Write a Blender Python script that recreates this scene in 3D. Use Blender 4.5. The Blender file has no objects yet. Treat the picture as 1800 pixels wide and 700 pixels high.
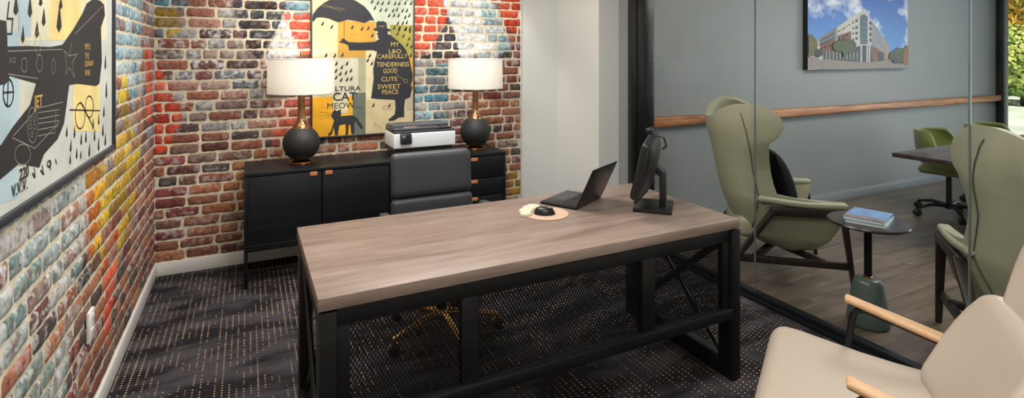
MURAL_BACK = [('blue', [(-0.533, 1.923), (-0.398, 1.929), (-0.387, 1.865), (-0.61, 1.849), (-0.61, 1.919)]), ('yellow', [(-0.623, 1.864), (-0.449, 1.871), (-0.422, 1.719), (-0.476, 1.662), (-0.456, 1.526), (-0.61, 1.51)]), ('orange', [(-0.649, 1.503), (-0.57, 1.51), (-0.517, 1.387), (-0.473, 1.266), (-0.408, 1.103), (-0.422, 1.051), (-0.466, 0.986), (-0.483, 0.879), (-0.61, 0.838), (-0.649, 0.841)]), ('navy', [(-0.112, 2.068), (0.281, 2.092), (0.241, 1.829), (0.154, 1.633), (0.076, 1.483), (0.019, 1.568), (-0.038, 1.715), (-0.094, 1.86)]), ('white', [(0.245, 1.838), (0.374, 1.526), (0.115, 1.483), (0.166, 1.655)]), ('red', [(0.245, 1.847), (0.499, 1.864), (0.499, 1.561), (0.366, 1.548)]), ('blue', [(0.273, 2.091), (0.499, 2.105), (0.499, 1.864), (0.253, 1.847)]), ('redp', [(0.273, 1.212), (0.499, 1.222), (0.499, 1.035), (0.253, 0.831), (0.154, 0.83), (0.174, 0.988)]), ('orange', [(1.226, 1.996), (1.487, 2.067), (1.581, 1.873), (1.487, 1.747), (1.416, 1.564), (1.226, 1.549)]), ('whiteb', [(1.487, 2.215), (2.018, 2.25), (1.95, 1.885), (2.075, 1.473), (1.634, 1.475), (1.581, 1.774)]), ('navy', [(1.57, 1.883), (1.644, 1.695), (1.676, 1.515), (1.251, 1.501), (1.426, 1.564)]), ('blue', [(1.226, 1.477), (1.57, 1.475), (1.581, 0.953), (1.226, 0.877)]), ('cyan', [(1.877, 2.036), (2.029, 1.991), (2.133, 1.734), (2.191, 1.577), (2.046, 1.551), (1.905, 1.755)]), ('orange', [(2.006, 2.249), (2.31, 2.269), (2.31, 1.844), (2.221, 1.736), (2.104, 1.812)]), ('yellow', [(2.162, 0.476), (2.31, 0.462), (2.31, 0.222), (2.162, 0.24)])]
MURAL_LEFT = [('cyan', [(3.054, 1.95), (3.951, 2.086), (3.873, 1.492), (3.626, 1.208), (3.469, 1.375), (3.273, 1.213), (3.077, 1.181)]), ('yellow', [(3.26, 1.414), (3.469, 1.436), (3.53, 1.171), (3.912, 0.955), (3.763, 0.863), (3.693, 0.73), (3.562, 0.636), (3.354, 0.531), (3.172, 0.508), (2.904, 0.603), (2.845, 0.746), (2.666, 0.846), (2.609, 0.94), (2.609, 1.073), (2.904, 1.065), (3.123, 1.067)]), ('orangey', [(2.609, 1.084), (2.864, 1.072), (2.925, 0.923), (2.864, 0.74), (2.752, 0.657), (2.666, 0.846)]), ('red', [(2.977, 0.68), (3.234, 0.683), (3.209, 0.495), (3.123, 0.336), (3.009, 0.175), (2.945, 0.36)]), ('orange', [(4.011, 1.598), (4.298, 1.603), (4.298, 1.086), (4.074, 1.11)]), ('teal', [(0.795, 1.374), (2.095, 1.097), (2.633, 1.08), (2.682, 0.841), (2.585, 0.716), (2.439, 0.459), (2.252, 0.027), (0.795, 0.366)])]
ARM_SHAPE = [(1.641, 1.617), (1.744, 1.62), (1.778, 1.619), (1.785, 1.555), (1.93, 1.559), (2.112, 1.559), (2.234, 1.568), (2.356, 1.624), (2.472, 1.687), (2.536, 1.732), (2.626, 1.758), (2.735, 1.76), (2.803, 1.75), (2.82, 1.705), (2.75, 1.649), (2.766, 1.507), (2.724, 1.418), (2.674, 1.41), (2.412, 1.432), (2.309, 1.432), (2.284, 1.376), (2.251, 1.306), (2.186, 1.264), (2.056, 1.236), (2.016, 1.204), (1.863, 1.243), (1.744, 1.226), (1.641, 1.205), (1.641, 1.318), (1.744, 1.31), (1.821, 1.347), (1.942, 1.393), (1.991, 1.452), (1.919, 1.462), (1.801, 1.48), (1.778, 1.461), (1.744, 1.459), (1.641, 1.46)]
LEFT_PATCH = [('pale', [(1.863, 1.763), (2.859, 1.909), (2.859, 1.6), (1.863, 1.573)]), ('yel', [(2.112, 1.799), (2.46, 1.851), (2.46, 1.589), (2.112, 1.58)]), ('yel', [(2.356, 1.467), (2.735, 1.456), (2.735, 1.22), (2.356, 1.267)]), ('blue', [(1.641, 1.588), (1.863, 1.598), (1.863, 1.152), (1.641, 1.176)]), ('grey', [(1.863, 1.573), (2.003, 1.577), (2.003, 1.19), (1.863, 1.201)]), ('blue', [(1.863, 1.763), (1.954, 1.776), (1.954, 1.584), (1.863, 1.581)])]
LEFT_DROPS = [[(1.842, 1.638), (1.857, 1.65), (1.852, 1.667), (1.844, 1.695), (1.833, 1.665), (1.827, 1.648)], [(1.889, 1.565), (1.902, 1.576), (1.898, 1.591), (1.891, 1.616), (1.882, 1.59), (1.877, 1.575)], [(1.942, 1.638), (1.959, 1.652), (1.954, 1.672), (1.944, 1.703), (1.932, 1.67), (1.926, 1.65)], [(2.056, 1.62), (2.072, 1.632), (2.067, 1.649), (2.058, 1.676), (2.046, 1.647), (2.04, 1.63)], [(2.202, 1.607), (2.228, 1.627), (2.22, 1.654), (2.205, 1.698), (2.187, 1.651), (2.177, 1.624)], [(2.218, 1.684), (2.237, 1.693), (2.231, 1.705), (2.221, 1.724), (2.206, 1.703), (2.199, 1.69)], [(2.029, 1.678), (2.045, 1.687), (2.04, 1.697), (2.032, 1.715), (2.02, 1.695), (2.014, 1.684)], [(1.998, 1.583), (2.014, 1.594), (2.009, 1.609), (2.001, 1.633), (1.989, 1.608), (1.983, 1.593)], [(2.284, 1.255), (2.293, 1.263), (2.29, 1.276), (2.288, 1.297), (2.279, 1.277), (2.276, 1.265)], [(2.33, 1.198), (2.339, 1.207), (2.336, 1.221), (2.334, 1.246), (2.325, 1.223), (2.321, 1.209)], [(2.374, 1.24), (2.384, 1.249), (2.381, 1.264), (2.378, 1.289), (2.369, 1.266), (2.365, 1.251)], [(2.46, 1.203), (2.47, 1.211), (2.467, 1.225), (2.464, 1.248), (2.454, 1.227), (2.45, 1.214)], [(2.523, 1.202), (2.534, 1.211), (2.53, 1.228), (2.527, 1.254), (2.516, 1.23), (2.512, 1.214)], [(2.401, 1.162), (2.41, 1.169), (2.408, 1.183), (2.405, 1.206), (2.395, 1.185), (2.391, 1.173)], [(2.571, 1.142), (2.582, 1.151), (2.579, 1.167), (2.576, 1.195), (2.564, 1.17), (2.56, 1.154)], [(2.65, 1.19), (2.662, 1.199), (2.658, 1.217), (2.655, 1.245), (2.643, 1.219), (2.638, 1.203)], [(2.714, 1.14), (2.727, 1.15), (2.723, 1.17), (2.719, 1.202), (2.707, 1.172), (2.702, 1.154)], [(2.787, 1.19), (2.801, 1.2), (2.797, 1.218), (2.792, 1.248), (2.779, 1.22), (2.774, 1.204)], [(2.831, 1.144), (2.845, 1.154), (2.841, 1.173), (2.836, 1.203), (2.823, 1.175), (2.817, 1.158)], [(2.323, 1.157), (2.332, 1.163), (2.329, 1.174), (2.326, 1.194), (2.318, 1.177), (2.314, 1.166)], [(2.626, 1.239), (2.638, 1.248), (2.635, 1.263), (2.631, 1.288), (2.619, 1.265), (2.615, 1.25)], [(2.714, 1.247), (2.727, 1.256), (2.723, 1.272), (2.719, 1.298), (2.707, 1.274), (2.702, 1.259)], [(2.803, 1.27), (2.817, 1.279), (2.813, 1.295), (2.809, 1.322), (2.795, 1.297), (2.79, 1.282)], [(2.452, 1.153), (2.46, 1.159), (2.458, 1.169), (2.456, 1.187), (2.447, 1.171), (2.444, 1.161)], [(2.831, 1.473), (2.845, 1.486), (2.841, 1.506), (2.836, 1.54), (2.823, 1.506), (2.817, 1.487)], [(2.848, 1.346), (2.862, 1.361), (2.858, 1.385), (2.853, 1.426), (2.839, 1.386), (2.834, 1.363)]]
LEFT_LINES_BLACK = [[(1.825, 1.435), (1.822, 1.419), (1.812, 1.408), (1.799, 1.402), (1.784, 1.403), (1.771, 1.411), (1.762, 1.424), (1.759, 1.439), (1.762, 1.454), (1.771, 1.466), (1.784, 1.472), (1.799, 1.471), (1.812, 1.464), (1.822, 1.451), (1.825, 1.435)], [(1.759, 1.439), (1.825, 1.437)], [(1.791, 1.47), (1.785, 1.402)], [(2.51, 1.306), (2.503, 1.285), (2.485, 1.271), (2.458, 1.265), (2.43, 1.268), (2.405, 1.28), (2.388, 1.298), (2.382, 1.319), (2.388, 1.338), (2.405, 1.353), (2.43, 1.36), (2.458, 1.358), (2.485, 1.346), (2.503, 1.328), (2.51, 1.306)], [(2.631, 1.331), (2.625, 1.313), (2.608, 1.299), (2.584, 1.294), (2.558, 1.296), (2.535, 1.306), (2.52, 1.322), (2.514, 1.34), (2.52, 1.358), (2.535, 1.371), (2.558, 1.377), (2.584, 1.375), (2.608, 1.366), (2.625, 1.35), (2.631, 1.331)], [(2.319, 1.346), (2.735, 1.305)], [(2.452, 1.363), (2.626, 1.252)], [(1.797, 1.67), (1.785, 1.626), (1.821, 1.628), (1.813, 1.588), (1.785, 1.587)], [(1.978, 1.209), (1.983, 1.181), (1.961, 1.199)], [(2.042, 1.206), (2.056, 1.175), (2.029, 1.194)], [(2.112, 1.205), (2.117, 1.178)], [(2.123, 1.196), (2.121, 1.192), (2.117, 1.189), (2.11, 1.189), (2.102, 1.19), (2.095, 1.193), (2.09, 1.197), (2.089, 1.202), (2.09, 1.206), (2.095, 1.208), (2.102, 1.209), (2.11, 1.207), (2.117, 1.204), (2.121, 1.2), (2.123, 1.196)], [(2.165, 1.203), (2.177, 1.186)]]
LEFT_LINES_WHITE = [[(2.337, 1.581), (2.309, 1.532), (2.401, 1.538), (2.337, 1.506), (2.367, 1.456), (2.309, 1.492), (2.267, 1.47), (2.278, 1.511), (2.251, 1.548), (2.309, 1.53)], [(1.916, 1.506), (1.914, 1.497), (1.909, 1.49), (1.9, 1.487), (1.891, 1.487), (1.883, 1.491), (1.878, 1.498), (1.876, 1.507), (1.878, 1.515), (1.883, 1.522), (1.891, 1.526), (1.9, 1.526), (1.909, 1.522), (1.914, 1.515), (1.916, 1.506)], [(2.042, 1.509), (2.04, 1.498), (2.032, 1.489), (2.022, 1.484), (2.01, 1.485), (2.0, 1.49), (1.993, 1.499), (1.991, 1.51), (1.993, 1.52), (2.0, 1.529), (2.01, 1.534), (2.022, 1.534), (2.032, 1.529), (2.04, 1.52), (2.042, 1.509)], [(2.159, 1.498), (2.157, 1.488), (2.152, 1.48), (2.145, 1.475), (2.137, 1.476), (2.13, 1.48), (2.125, 1.488), (2.123, 1.498), (2.125, 1.508), (2.13, 1.516), (2.137, 1.521), (2.145, 1.521), (2.152, 1.516), (2.157, 1.508), (2.159, 1.498)], [(2.027, 1.568), (2.024, 1.553), (2.018, 1.54), (2.008, 1.533), (1.998, 1.533), (1.989, 1.54), (1.983, 1.552), (1.981, 1.567), (1.983, 1.583), (1.989, 1.595), (1.998, 1.603), (2.008, 1.603), (2.018, 1.597), (2.024, 1.584), (2.027, 1.568)], [(2.001, 1.33), (1.997, 1.308), (1.985, 1.292), (1.968, 1.284), (1.95, 1.287), (1.933, 1.299), (1.923, 1.317), (1.919, 1.339), (1.923, 1.361), (1.933, 1.377), (1.95, 1.385), (1.968, 1.384), (1.985, 1.372), (1.997, 1.353), (2.001, 1.33)], [(1.952, 1.353), (1.951, 1.35), (1.948, 1.347), (1.944, 1.346), (1.94, 1.347), (1.936, 1.349), (1.933, 1.352), (1.933, 1.355), (1.933, 1.358), (1.936, 1.361), (1.94, 1.362), (1.944, 1.362), (1.948, 1.36), (1.951, 1.357), (1.952, 1.353)], [(1.983, 1.35), (1.982, 1.346), (1.979, 1.344), (1.976, 1.343), (1.971, 1.343), (1.967, 1.345), (1.965, 1.348), (1.964, 1.352), (1.965, 1.355), (1.967, 1.358), (1.971, 1.359), (1.976, 1.358), (1.979, 1.356), (1.982, 1.353), (1.983, 1.35)], [(1.952, 1.331), (1.951, 1.328), (1.948, 1.326), (1.944, 1.325), (1.94, 1.325), (1.936, 1.327), (1.933, 1.33), (1.933, 1.334), (1.933, 1.337), (1.936, 1.339), (1.94, 1.34), (1.944, 1.34), (1.948, 1.338), (1.951, 1.335), (1.952, 1.331)], [(1.983, 1.328), (1.982, 1.324), (1.979, 1.322), (1.976, 1.321), (1.971, 1.321), (1.967, 1.323), (1.965, 1.326), (1.964, 1.33), (1.965, 1.333), (1.967, 1.336), (1.971, 1.337), (1.976, 1.336), (1.979, 1.334), (1.982, 1.331), (1.983, 1.328)], [(1.964, 1.308), (1.963, 1.305), (1.96, 1.302), (1.956, 1.301), (1.952, 1.302), (1.948, 1.304), (1.945, 1.307), (1.944, 1.31), (1.945, 1.314), (1.948, 1.316), (1.952, 1.317), (1.956, 1.317), (1.96, 1.315), (1.963, 1.311), (1.964, 1.308)], [(1.944, 1.254), (1.938, 1.242), (1.921, 1.235), (1.898, 1.234), (1.872, 1.238), (1.85, 1.248), (1.835, 1.26), (1.829, 1.273), (1.835, 1.284), (1.85, 1.291), (1.872, 1.293), (1.898, 1.29), (1.921, 1.281), (1.938, 1.268), (1.944, 1.254)], [(1.821, 1.323), (2.003, 1.379), (2.234, 1.379)], [(1.811, 1.32), (1.978, 1.266), (2.202, 1.317)], [(2.003, 1.298), (2.156, 1.288), (2.165, 1.355)], [(1.807, 1.52), (1.806, 1.518), (1.805, 1.516), (1.802, 1.515), (1.8, 1.515), (1.797, 1.516), (1.796, 1.518), (1.795, 1.52), (1.796, 1.522), (1.797, 1.524), (1.8, 1.524), (1.802, 1.524), (1.805, 1.524), (1.806, 1.522), (1.807, 1.52)], [(1.833, 1.52), (1.833, 1.517), (1.83, 1.515), (1.827, 1.513), (1.823, 1.513), (1.82, 1.515), (1.818, 1.517), (1.817, 1.52), (1.818, 1.522), (1.82, 1.525), (1.823, 1.526), (1.827, 1.526), (1.83, 1.525), (1.833, 1.522), (1.833, 1.52)], [(2.003, 1.366), (2.202, 1.357)], [(2.008, 1.347), (2.196, 1.34)], [(2.008, 1.334), (2.196, 1.322)], [(2.008, 1.316), (2.186, 1.306)], [(1.785, 1.543), (2.234, 1.553)], [(1.785, 1.485), (2.003, 1.465)], [(2.374, 1.609), (2.776, 1.741)]]
LEFT_TEXT_POS = [(1.973, 1.382), (1.863, 1.197), (1.811, 1.164), (2.501, 1.556), (2.501, 1.521), (2.501, 1.492), (2.501, 1.457)]
PRINT = [('road', [(5.035, 1.527), (6.013, 1.524), (6.82, 1.497), (6.82, 1.379), (5.035, 1.398)]), ('white', [(5.982, 2.042), (5.811, 1.975), (5.51, 1.833), (5.186, 1.71), (5.213, 1.501), (6.013, 1.468), (6.013, 2.019)]), ('white', [(5.982, 2.042), (6.106, 1.929), (6.117, 1.648), (6.013, 1.648)]), ('grey', [(6.106, 1.916), (6.222, 1.838), (6.35, 1.72), (6.437, 1.639), (6.437, 1.498), (6.106, 1.561)]), ('tan', [(6.339, 1.714), (6.437, 1.651), (6.437, 1.498), (6.35, 1.511)]), ('dgrey', [(5.195, 1.71), (5.481, 1.827), (5.51, 1.833), (5.51, 1.691), (5.222, 1.64)]), ('brick', [(5.222, 1.658), (5.481, 1.708), (5.51, 1.744), (5.742, 1.797), (5.742, 1.645), (5.5, 1.578), (5.24, 1.559)]), ('glass', [(5.901, 1.965), (5.982, 1.987), (6.034, 1.957), (6.034, 1.663), (5.901, 1.659)]), ('grey', [(5.485, 1.827), (5.515, 1.833), (5.515, 1.691), (5.485, 1.69)]), ('dark', [(5.258, 1.568), (5.576, 1.596), (5.931, 1.647), (6.096, 1.648), (6.127, 1.468), (5.931, 1.469), (5.258, 1.501)]), ('brick2', [(6.117, 1.642), (6.35, 1.568), (6.35, 1.486), (6.127, 1.468)]), ('dark', [(6.222, 1.587), (6.329, 1.555), (6.329, 1.479), (6.222, 1.473)]), ('white', [(5.907, 1.647), (5.935, 1.647), (5.935, 1.469), (5.907, 1.469)]), ('white', [(6.013, 1.648), (6.042, 1.648), (6.042, 1.468), (6.013, 1.468)]), ('white', [(6.054, 1.648), (6.083, 1.648), (6.083, 1.468), (6.054, 1.468)]), ('white', [(5.267, 1.577), (5.278, 1.577), (5.278, 1.495), (5.267, 1.499)]), ('white', [(5.322, 1.577), (5.334, 1.577), (5.334, 1.495), (5.322, 1.498)]), ('white', [(5.378, 1.577), (5.389, 1.577), (5.389, 1.495), (5.378, 1.498)]), ('white', [(5.434, 1.577), (5.445, 1.577), (5.445, 1.494), (5.434, 1.498)]), ('white', [(5.491, 1.578), (5.502, 1.578), (5.502, 1.494), (5.491, 1.498)]), ('white', [(5.548, 1.578), (5.559, 1.578), (5.559, 1.494), (5.548, 1.498)]), ('white', [(5.605, 1.578), (5.617, 1.578), (5.617, 1.494), (5.605, 1.498)]), ('white', [(5.663, 1.578), (5.675, 1.578), (5.675, 1.494), (5.663, 1.497)]), ('white', [(5.722, 1.578), (5.734, 1.578), (5.734, 1.494), (5.722, 1.497)]), ('white', [(5.781, 1.579), (5.793, 1.579), (5.793, 1.494), (5.781, 1.497)]), ('white', [(5.841, 1.579), (5.853, 1.579), (5.853, 1.493), (5.841, 1.497)]), ('win', [(5.821, 1.92), (5.857, 1.932), (5.857, 1.901), (5.821, 1.892)]), ('win', [(5.821, 1.847), (5.857, 1.859), (5.857, 1.828), (5.821, 1.818)]), ('win', [(5.821, 1.786), (5.857, 1.798), (5.857, 1.767), (5.821, 1.757)]), ('win', [(5.821, 1.731), (5.857, 1.743), (5.857, 1.712), (5.821, 1.703)]), ('win', [(5.767, 1.894), (5.787, 1.901), (5.787, 1.884), (5.767, 1.878)]), ('win', [(5.767, 1.833), (5.787, 1.84), (5.787, 1.823), (5.767, 1.818)]), ('win', [(5.767, 1.779), (5.787, 1.785), (5.787, 1.768), (5.767, 1.763)]), ('win', [(5.702, 1.868), (5.718, 1.873), (5.718, 1.86), (5.702, 1.856)]), ('win', [(5.654, 1.849), (5.669, 1.854), (5.669, 1.841), (5.654, 1.836)]), ('win', [(5.605, 1.83), (5.628, 1.837), (5.628, 1.817), (5.605, 1.811)]), ('win', [(5.529, 1.798), (5.548, 1.804), (5.548, 1.788), (5.529, 1.783)]), ('win', [(5.567, 1.808), (5.578, 1.812), (5.578, 1.802), (5.567, 1.799)]), ('win', [(5.767, 1.718), (5.787, 1.725), (5.787, 1.707), (5.767, 1.702)]), ('win', [(5.249, 1.699), (5.264, 1.705), (5.264, 1.687), (5.249, 1.683)]), ('win', [(5.286, 1.713), (5.3, 1.719), (5.3, 1.702), (5.286, 1.697)]), ('win', [(5.322, 1.728), (5.337, 1.734), (5.337, 1.717), (5.322, 1.712)]), ('win', [(5.359, 1.743), (5.374, 1.749), (5.374, 1.731), (5.359, 1.726)]), ('win', [(5.397, 1.757), (5.412, 1.764), (5.412, 1.746), (5.397, 1.741)]), ('win', [(5.434, 1.772), (5.449, 1.779), (5.449, 1.761), (5.434, 1.756)]), ('win', [(5.249, 1.664), (5.264, 1.67), (5.264, 1.652), (5.249, 1.648)]), ('win', [(5.286, 1.676), (5.3, 1.682), (5.3, 1.665), (5.286, 1.66)]), ('win', [(5.322, 1.688), (5.337, 1.694), (5.337, 1.677), (5.322, 1.672)]), ('win', [(5.359, 1.7), (5.374, 1.706), (5.374, 1.689), (5.359, 1.684)]), ('win', [(5.397, 1.713), (5.412, 1.719), (5.412, 1.701), (5.397, 1.696)]), ('win', [(5.434, 1.725), (5.449, 1.731), (5.449, 1.713), (5.434, 1.709)]), ('win', [(5.615, 1.74), (5.63, 1.746), (5.63, 1.728), (5.615, 1.723)]), ('win', [(5.673, 1.759), (5.689, 1.765), (5.689, 1.747), (5.673, 1.742)]), ('win', [(5.538, 1.721), (5.553, 1.727), (5.553, 1.709), (5.538, 1.704)]), ('win', [(5.249, 1.617), (5.264, 1.623), (5.264, 1.606), (5.249, 1.601)]), ('win', [(5.313, 1.63), (5.328, 1.636), (5.328, 1.618), (5.313, 1.613)]), ('win', [(5.378, 1.642), (5.393, 1.648), (5.393, 1.63), (5.378, 1.625)]), ('win', [(6.075, 1.915), (6.096, 1.906), (6.096, 1.872), (6.075, 1.878)]), ('win', [(6.075, 1.853), (6.096, 1.844), (6.096, 1.81), (6.075, 1.816)]), ('win', [(6.075, 1.791), (6.096, 1.781), (6.096, 1.748), (6.075, 1.754)]), ('win', [(6.075, 1.729), (6.096, 1.719), (6.096, 1.686), (6.075, 1.692)]), ('lgt', [(5.907, 1.904), (6.029, 1.898), (6.029, 1.893), (5.907, 1.899)]), ('lgt', [(5.907, 1.843), (6.029, 1.836), (6.029, 1.831), (5.907, 1.838)]), ('lgt', [(5.907, 1.782), (6.029, 1.774), (6.029, 1.769), (5.907, 1.777)]), ('lgt', [(5.907, 1.72), (6.029, 1.712), (6.029, 1.707), (5.907, 1.715)])]
PRINT_TREES = [('olive', [(5.035, 1.753), (5.096, 1.743), (5.15, 1.709), (5.189, 1.663), (5.177, 1.605), (5.189, 1.559), (5.114, 1.536), (5.035, 1.524)]), ('green', [(5.425, 1.642), (5.481, 1.678), (5.557, 1.703), (5.654, 1.71), (5.751, 1.706), (5.821, 1.67), (5.811, 1.609), (5.771, 1.572), (5.692, 1.566), (5.654, 1.524), (5.605, 1.518), (5.596, 1.566), (5.5, 1.583), (5.425, 1.595)]), ('dgreen', [(5.132, 1.576), (5.195, 1.605), (5.267, 1.582), (5.267, 1.536), (5.132, 1.53)]), ('green', [(6.437, 1.562), (6.547, 1.601), (6.615, 1.627), (6.705, 1.615), (6.751, 1.654), (6.82, 1.661), (6.82, 1.445), (6.728, 1.445), (6.57, 1.472), (6.437, 1.498)]), ('rust', [(6.716, 1.615), (6.82, 1.661), (6.82, 1.445), (6.716, 1.445)]), ('dark', [(6.503, 1.485), (6.592, 1.491), (6.615, 1.465), (6.581, 1.446), (6.503, 1.457)])]
PRINT_EDGES = [(5.035, 2.097), (6.808, 1.392), (5.035, 1.404)]
import bpy, bmesh, math, random
from mathutils import Vector, Matrix, noise
random.seed(7)
C = bpy.context.scene.collection
PI = math.pi
V = Vector

# ------------------------------------------------------------------ helpers
def lin(c):
    return tuple((x/12.92 if x <= .04045 else ((x+.055)/1.055)**2.4) for x in c)
def hx(s, a=1.0):
    s = s.lstrip('#')
    return lin([int(s[i:i+2], 16)/255 for i in (0, 2, 4)]) + (a,)

class MB:
    """collects shapes into one mesh"""
    def __init__(self):
        self.bm = bmesh.new(); self.mi = 0
    def _add(self, verts, faces, smooth=True):
        vs = [self.bm.verts.new(v) for v in verts]
        for f in faces:
            try:
                fc = self.bm.faces.new([vs[i] for i in f]); fc.material_index = self.mi; fc.smooth = smooth
            except ValueError:
                pass
        return vs
    def rbox(self, c, s, r=.004, seg=2, rot=None, warp=None, cuts=0):
        t = bmesh.new(); bmesh.ops.create_cube(t, size=1)
        for v in t.verts: v.co = V((v.co.x*s[0], v.co.y*s[1], v.co.z*s[2]))
        r = min(r, min(s)*.49)
        if r > 0:
            bmesh.ops.bevel(t, geom=list(t.edges), offset=r, segments=seg, affect='EDGES', profile=.5)
        if cuts:
            for ax in range(3):
                for k in range(1, cuts+1):
                    n = V((0, 0, 0)); n[ax] = 1
                    p = V((0, 0, 0)); p[ax] = s[ax]*(k/(cuts+1)-.5)
                    bmesh.ops.bisect_plane(t, geom=list(t.verts)+list(t.edges)+list(t.faces), plane_co=p, plane_no=n)
        t.verts.index_update()
        M = Matrix.Translation(V(c)) @ (rot.to_4x4() if rot is not None else Matrix.Identity(4))
        co = []
        for v in t.verts:
            p = v.co.copy()
            if warp: p = V(warp(p))
            co.append(M @ p)
        self._add(co, [[v.index for v in f.verts] for f in t.faces])
        t.free(); return self
    def box(self, x0, x1, y0, y1, z0, z1, r=.003, seg=2):
        return self.rbox(((x0+x1)/2, (y0+y1)/2, (z0+z1)/2), (abs(x1-x0), abs(y1-y0), abs(z1-z0)), r, seg)
    def bar(self, a, b, w, h, r=.002, up=(0, 0, 1), taper=1.0):
        a = V(a); b = V(b); d = (b-a); L = d.length; d.normalize()
        u = V(up)
        if abs(d.dot(u)) > .98: u = V((1, 0, 0))
        s = d.cross(u).normalized(); t = s.cross(d)
        R = Matrix((s, d, t)).transposed()
        wf = None
        if taper != 1.0:
            wf = lambda p: (p.x*(1+(taper-1)*(p.y/L+.5)), p.y, p.z*(1+(taper-1)*(p.y/L+.5)))
        return self.rbox((a+b)/2, (w, L, h), r, 2, R, wf)
    def tube(self, pts, r, n=12, caps=True, closed=False):
        pts = [V(p) for p in pts]
        rad = r if isinstance(r, (list, tuple)) else [r]*len(pts)
        m = len(pts); rings = []; prev = None
        for i, p in enumerate(pts):
            if closed: d = (pts[(i+1) % m]-pts[i-1]).normalized()
            else: d = (pts[min(i+1, m-1)]-pts[max(i-1, 0)]).normalized()
            if prev is None:
                u = V((0, 0, 1)) if abs(d.z) < .9 else V((1, 0, 0))
                s = d.cross(u).normalized()
            else:
                s = (prev-d*prev.dot(d)).normalized()
            prev = s; t = d.cross(s)
            rings.append([self.bm.verts.new(p+rad[i]*(math.cos(2*PI*k/n)*s+math.sin(2*PI*k/n)*t)) for k in range(n)])
        rng = range(m if closed else m-1)
        for i in rng:
            A, B = rings[i], rings[(i+1) % m]
            for k in range(n):
                f = self.bm.faces.new((A[k], A[(k+1) % n], B[(k+1) % n], B[k])); f.smooth = True; f.material_index = self.mi
        if caps and not closed:
            for rg in (rings[0], rings[-1]):
                f = self.bm.faces.new(rg); f.material_index = self.mi
        return self
    def lathe(self, prof, c=(0, 0, 0), n=48, rot=None):
        c = V(c); rings = []
        for (r, z) in prof:
            if r < 1e-5:
                p = V((0, 0, z))
                if rot is not None: p = rot @ p
                rings.append([self.bm.verts.new(c+p)]); continue
            ring = []
            for k in range(n):
                p = V((r*math.cos(2*PI*k/n), r*math.sin(2*PI*k/n), z))
                if rot is not None: p = rot @ p
                ring.append(self.bm.verts.new(c+p))
            rings.append(ring)
        for A, B in zip(rings, rings[1:]):
            if len(A) == 1 and len(B) == 1: continue
            for k in range(n):
                a, b = A[k % len(A)], A[(k+1) % len(A)]
                d, e = B[k % len(B)], B[(k+1) % len(B)]
                vs = []
                for q in (a, b, e, d):
                    if q not in vs: vs.append(q)
                if len(vs) > 2:
                    f = self.bm.faces.new(vs); f.smooth = True; f.material_index = self.mi
        return self
    def grid(self, fn, nu, nv, closed_u=False):
        vs = [[self.bm.verts.new(fn(i/nu, j/nv)) for j in range(nv+1)] for i in range(nu+(0 if closed_u else 1))]
        m = len(vs)
        for i in range(nu):
            for j in range(nv):
                f = self.bm.faces.new((vs[i][j], vs[(i+1) % m][j], vs[(i+1) % m][j+1], vs[i][j+1])); f.smooth = True; f.material_index = self.mi
        return vs
    def poly(self, pts):
        vs = [self.bm.verts.new(V(p)) for p in pts]
        f = self.bm.faces.new(vs); f.material_index = self.mi; f.normal_update()
        bmesh.ops.triangulate(self.bm, faces=[f], ngon_method='EAR_CLIP')
        return self
    def prism(self, pts, off):
        off = V(off); a = [V(p) for p in pts]; n = len(a)
        va = [self.bm.verts.new(p) for p in a]; vb = [self.bm.verts.new(p+off) for p in a]
        fs = [self.bm.faces.new(va), self.bm.faces.new(vb[::-1])]
        for f in fs: f.material_index = self.mi; f.normal_update()
        for i in range(n):
            f = self.bm.faces.new((va[i], vb[i], vb[(i+1) % n], va[(i+1) % n])); f.material_index = self.mi
        if n > 4: bmesh.ops.triangulate(self.bm, faces=fs, ngon_method='EAR_CLIP')
        return self
    def line2(self, pts, w, to3, h):
        """thin drawn stroke on a flat panel; pts are 2D, to3(u,v,h) places them"""
        for (a, b) in zip(pts, pts[1:]):
            dx, dy = b[0]-a[0], b[1]-a[1]; L = math.hypot(dx, dy)
            if L < 1e-6: continue
            nx, ny = -dy/L*w/2, dx/L*w/2; ex, ey = dx/L*w/4, dy/L*w/4
            self._add([to3(a[0]+nx-ex, a[1]+ny-ey, h), to3(b[0]+nx+ex, b[1]+ny+ey, h), to3(b[0]-nx+ex, b[1]-ny+ey, h), to3(a[0]-nx-ex, a[1]-ny-ey, h)], [(0, 1, 2, 3)], False)
    def text(self, s, size, u, v, to3, h, bold=.0, rot=0, sx=1.0, width=None):
        cu = bpy.data.curves.new('lettering_curve', 'FONT'); cu.body = s; cu.size = size; cu.offset = bold
        cu.resolution_u = 3
        o = bpy.data.objects.new('lettering_tmp', cu); C.objects.link(o)
        bpy.context.view_layer.update()
        dg = bpy.context.evaluated_depsgraph_get()
        me = o.evaluated_get(dg).to_mesh()
        ca, sa = math.cos(rot), math.sin(rot)
        if width: sx = width/max(p.co.x for p in me.vertices)
        vs = [to3(u+(p.co.x*sx)*ca-p.co.y*sa, v+(p.co.x*sx)*sa+p.co.y*ca, h) for p in me.vertices]
        self._add(vs, [list(p.vertices) for p in me.polygons], False)
        o.evaluated_get(dg).to_mesh_clear()
        bpy.data.objects.remove(o); bpy.data.curves.remove(cu)
        return self
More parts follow.
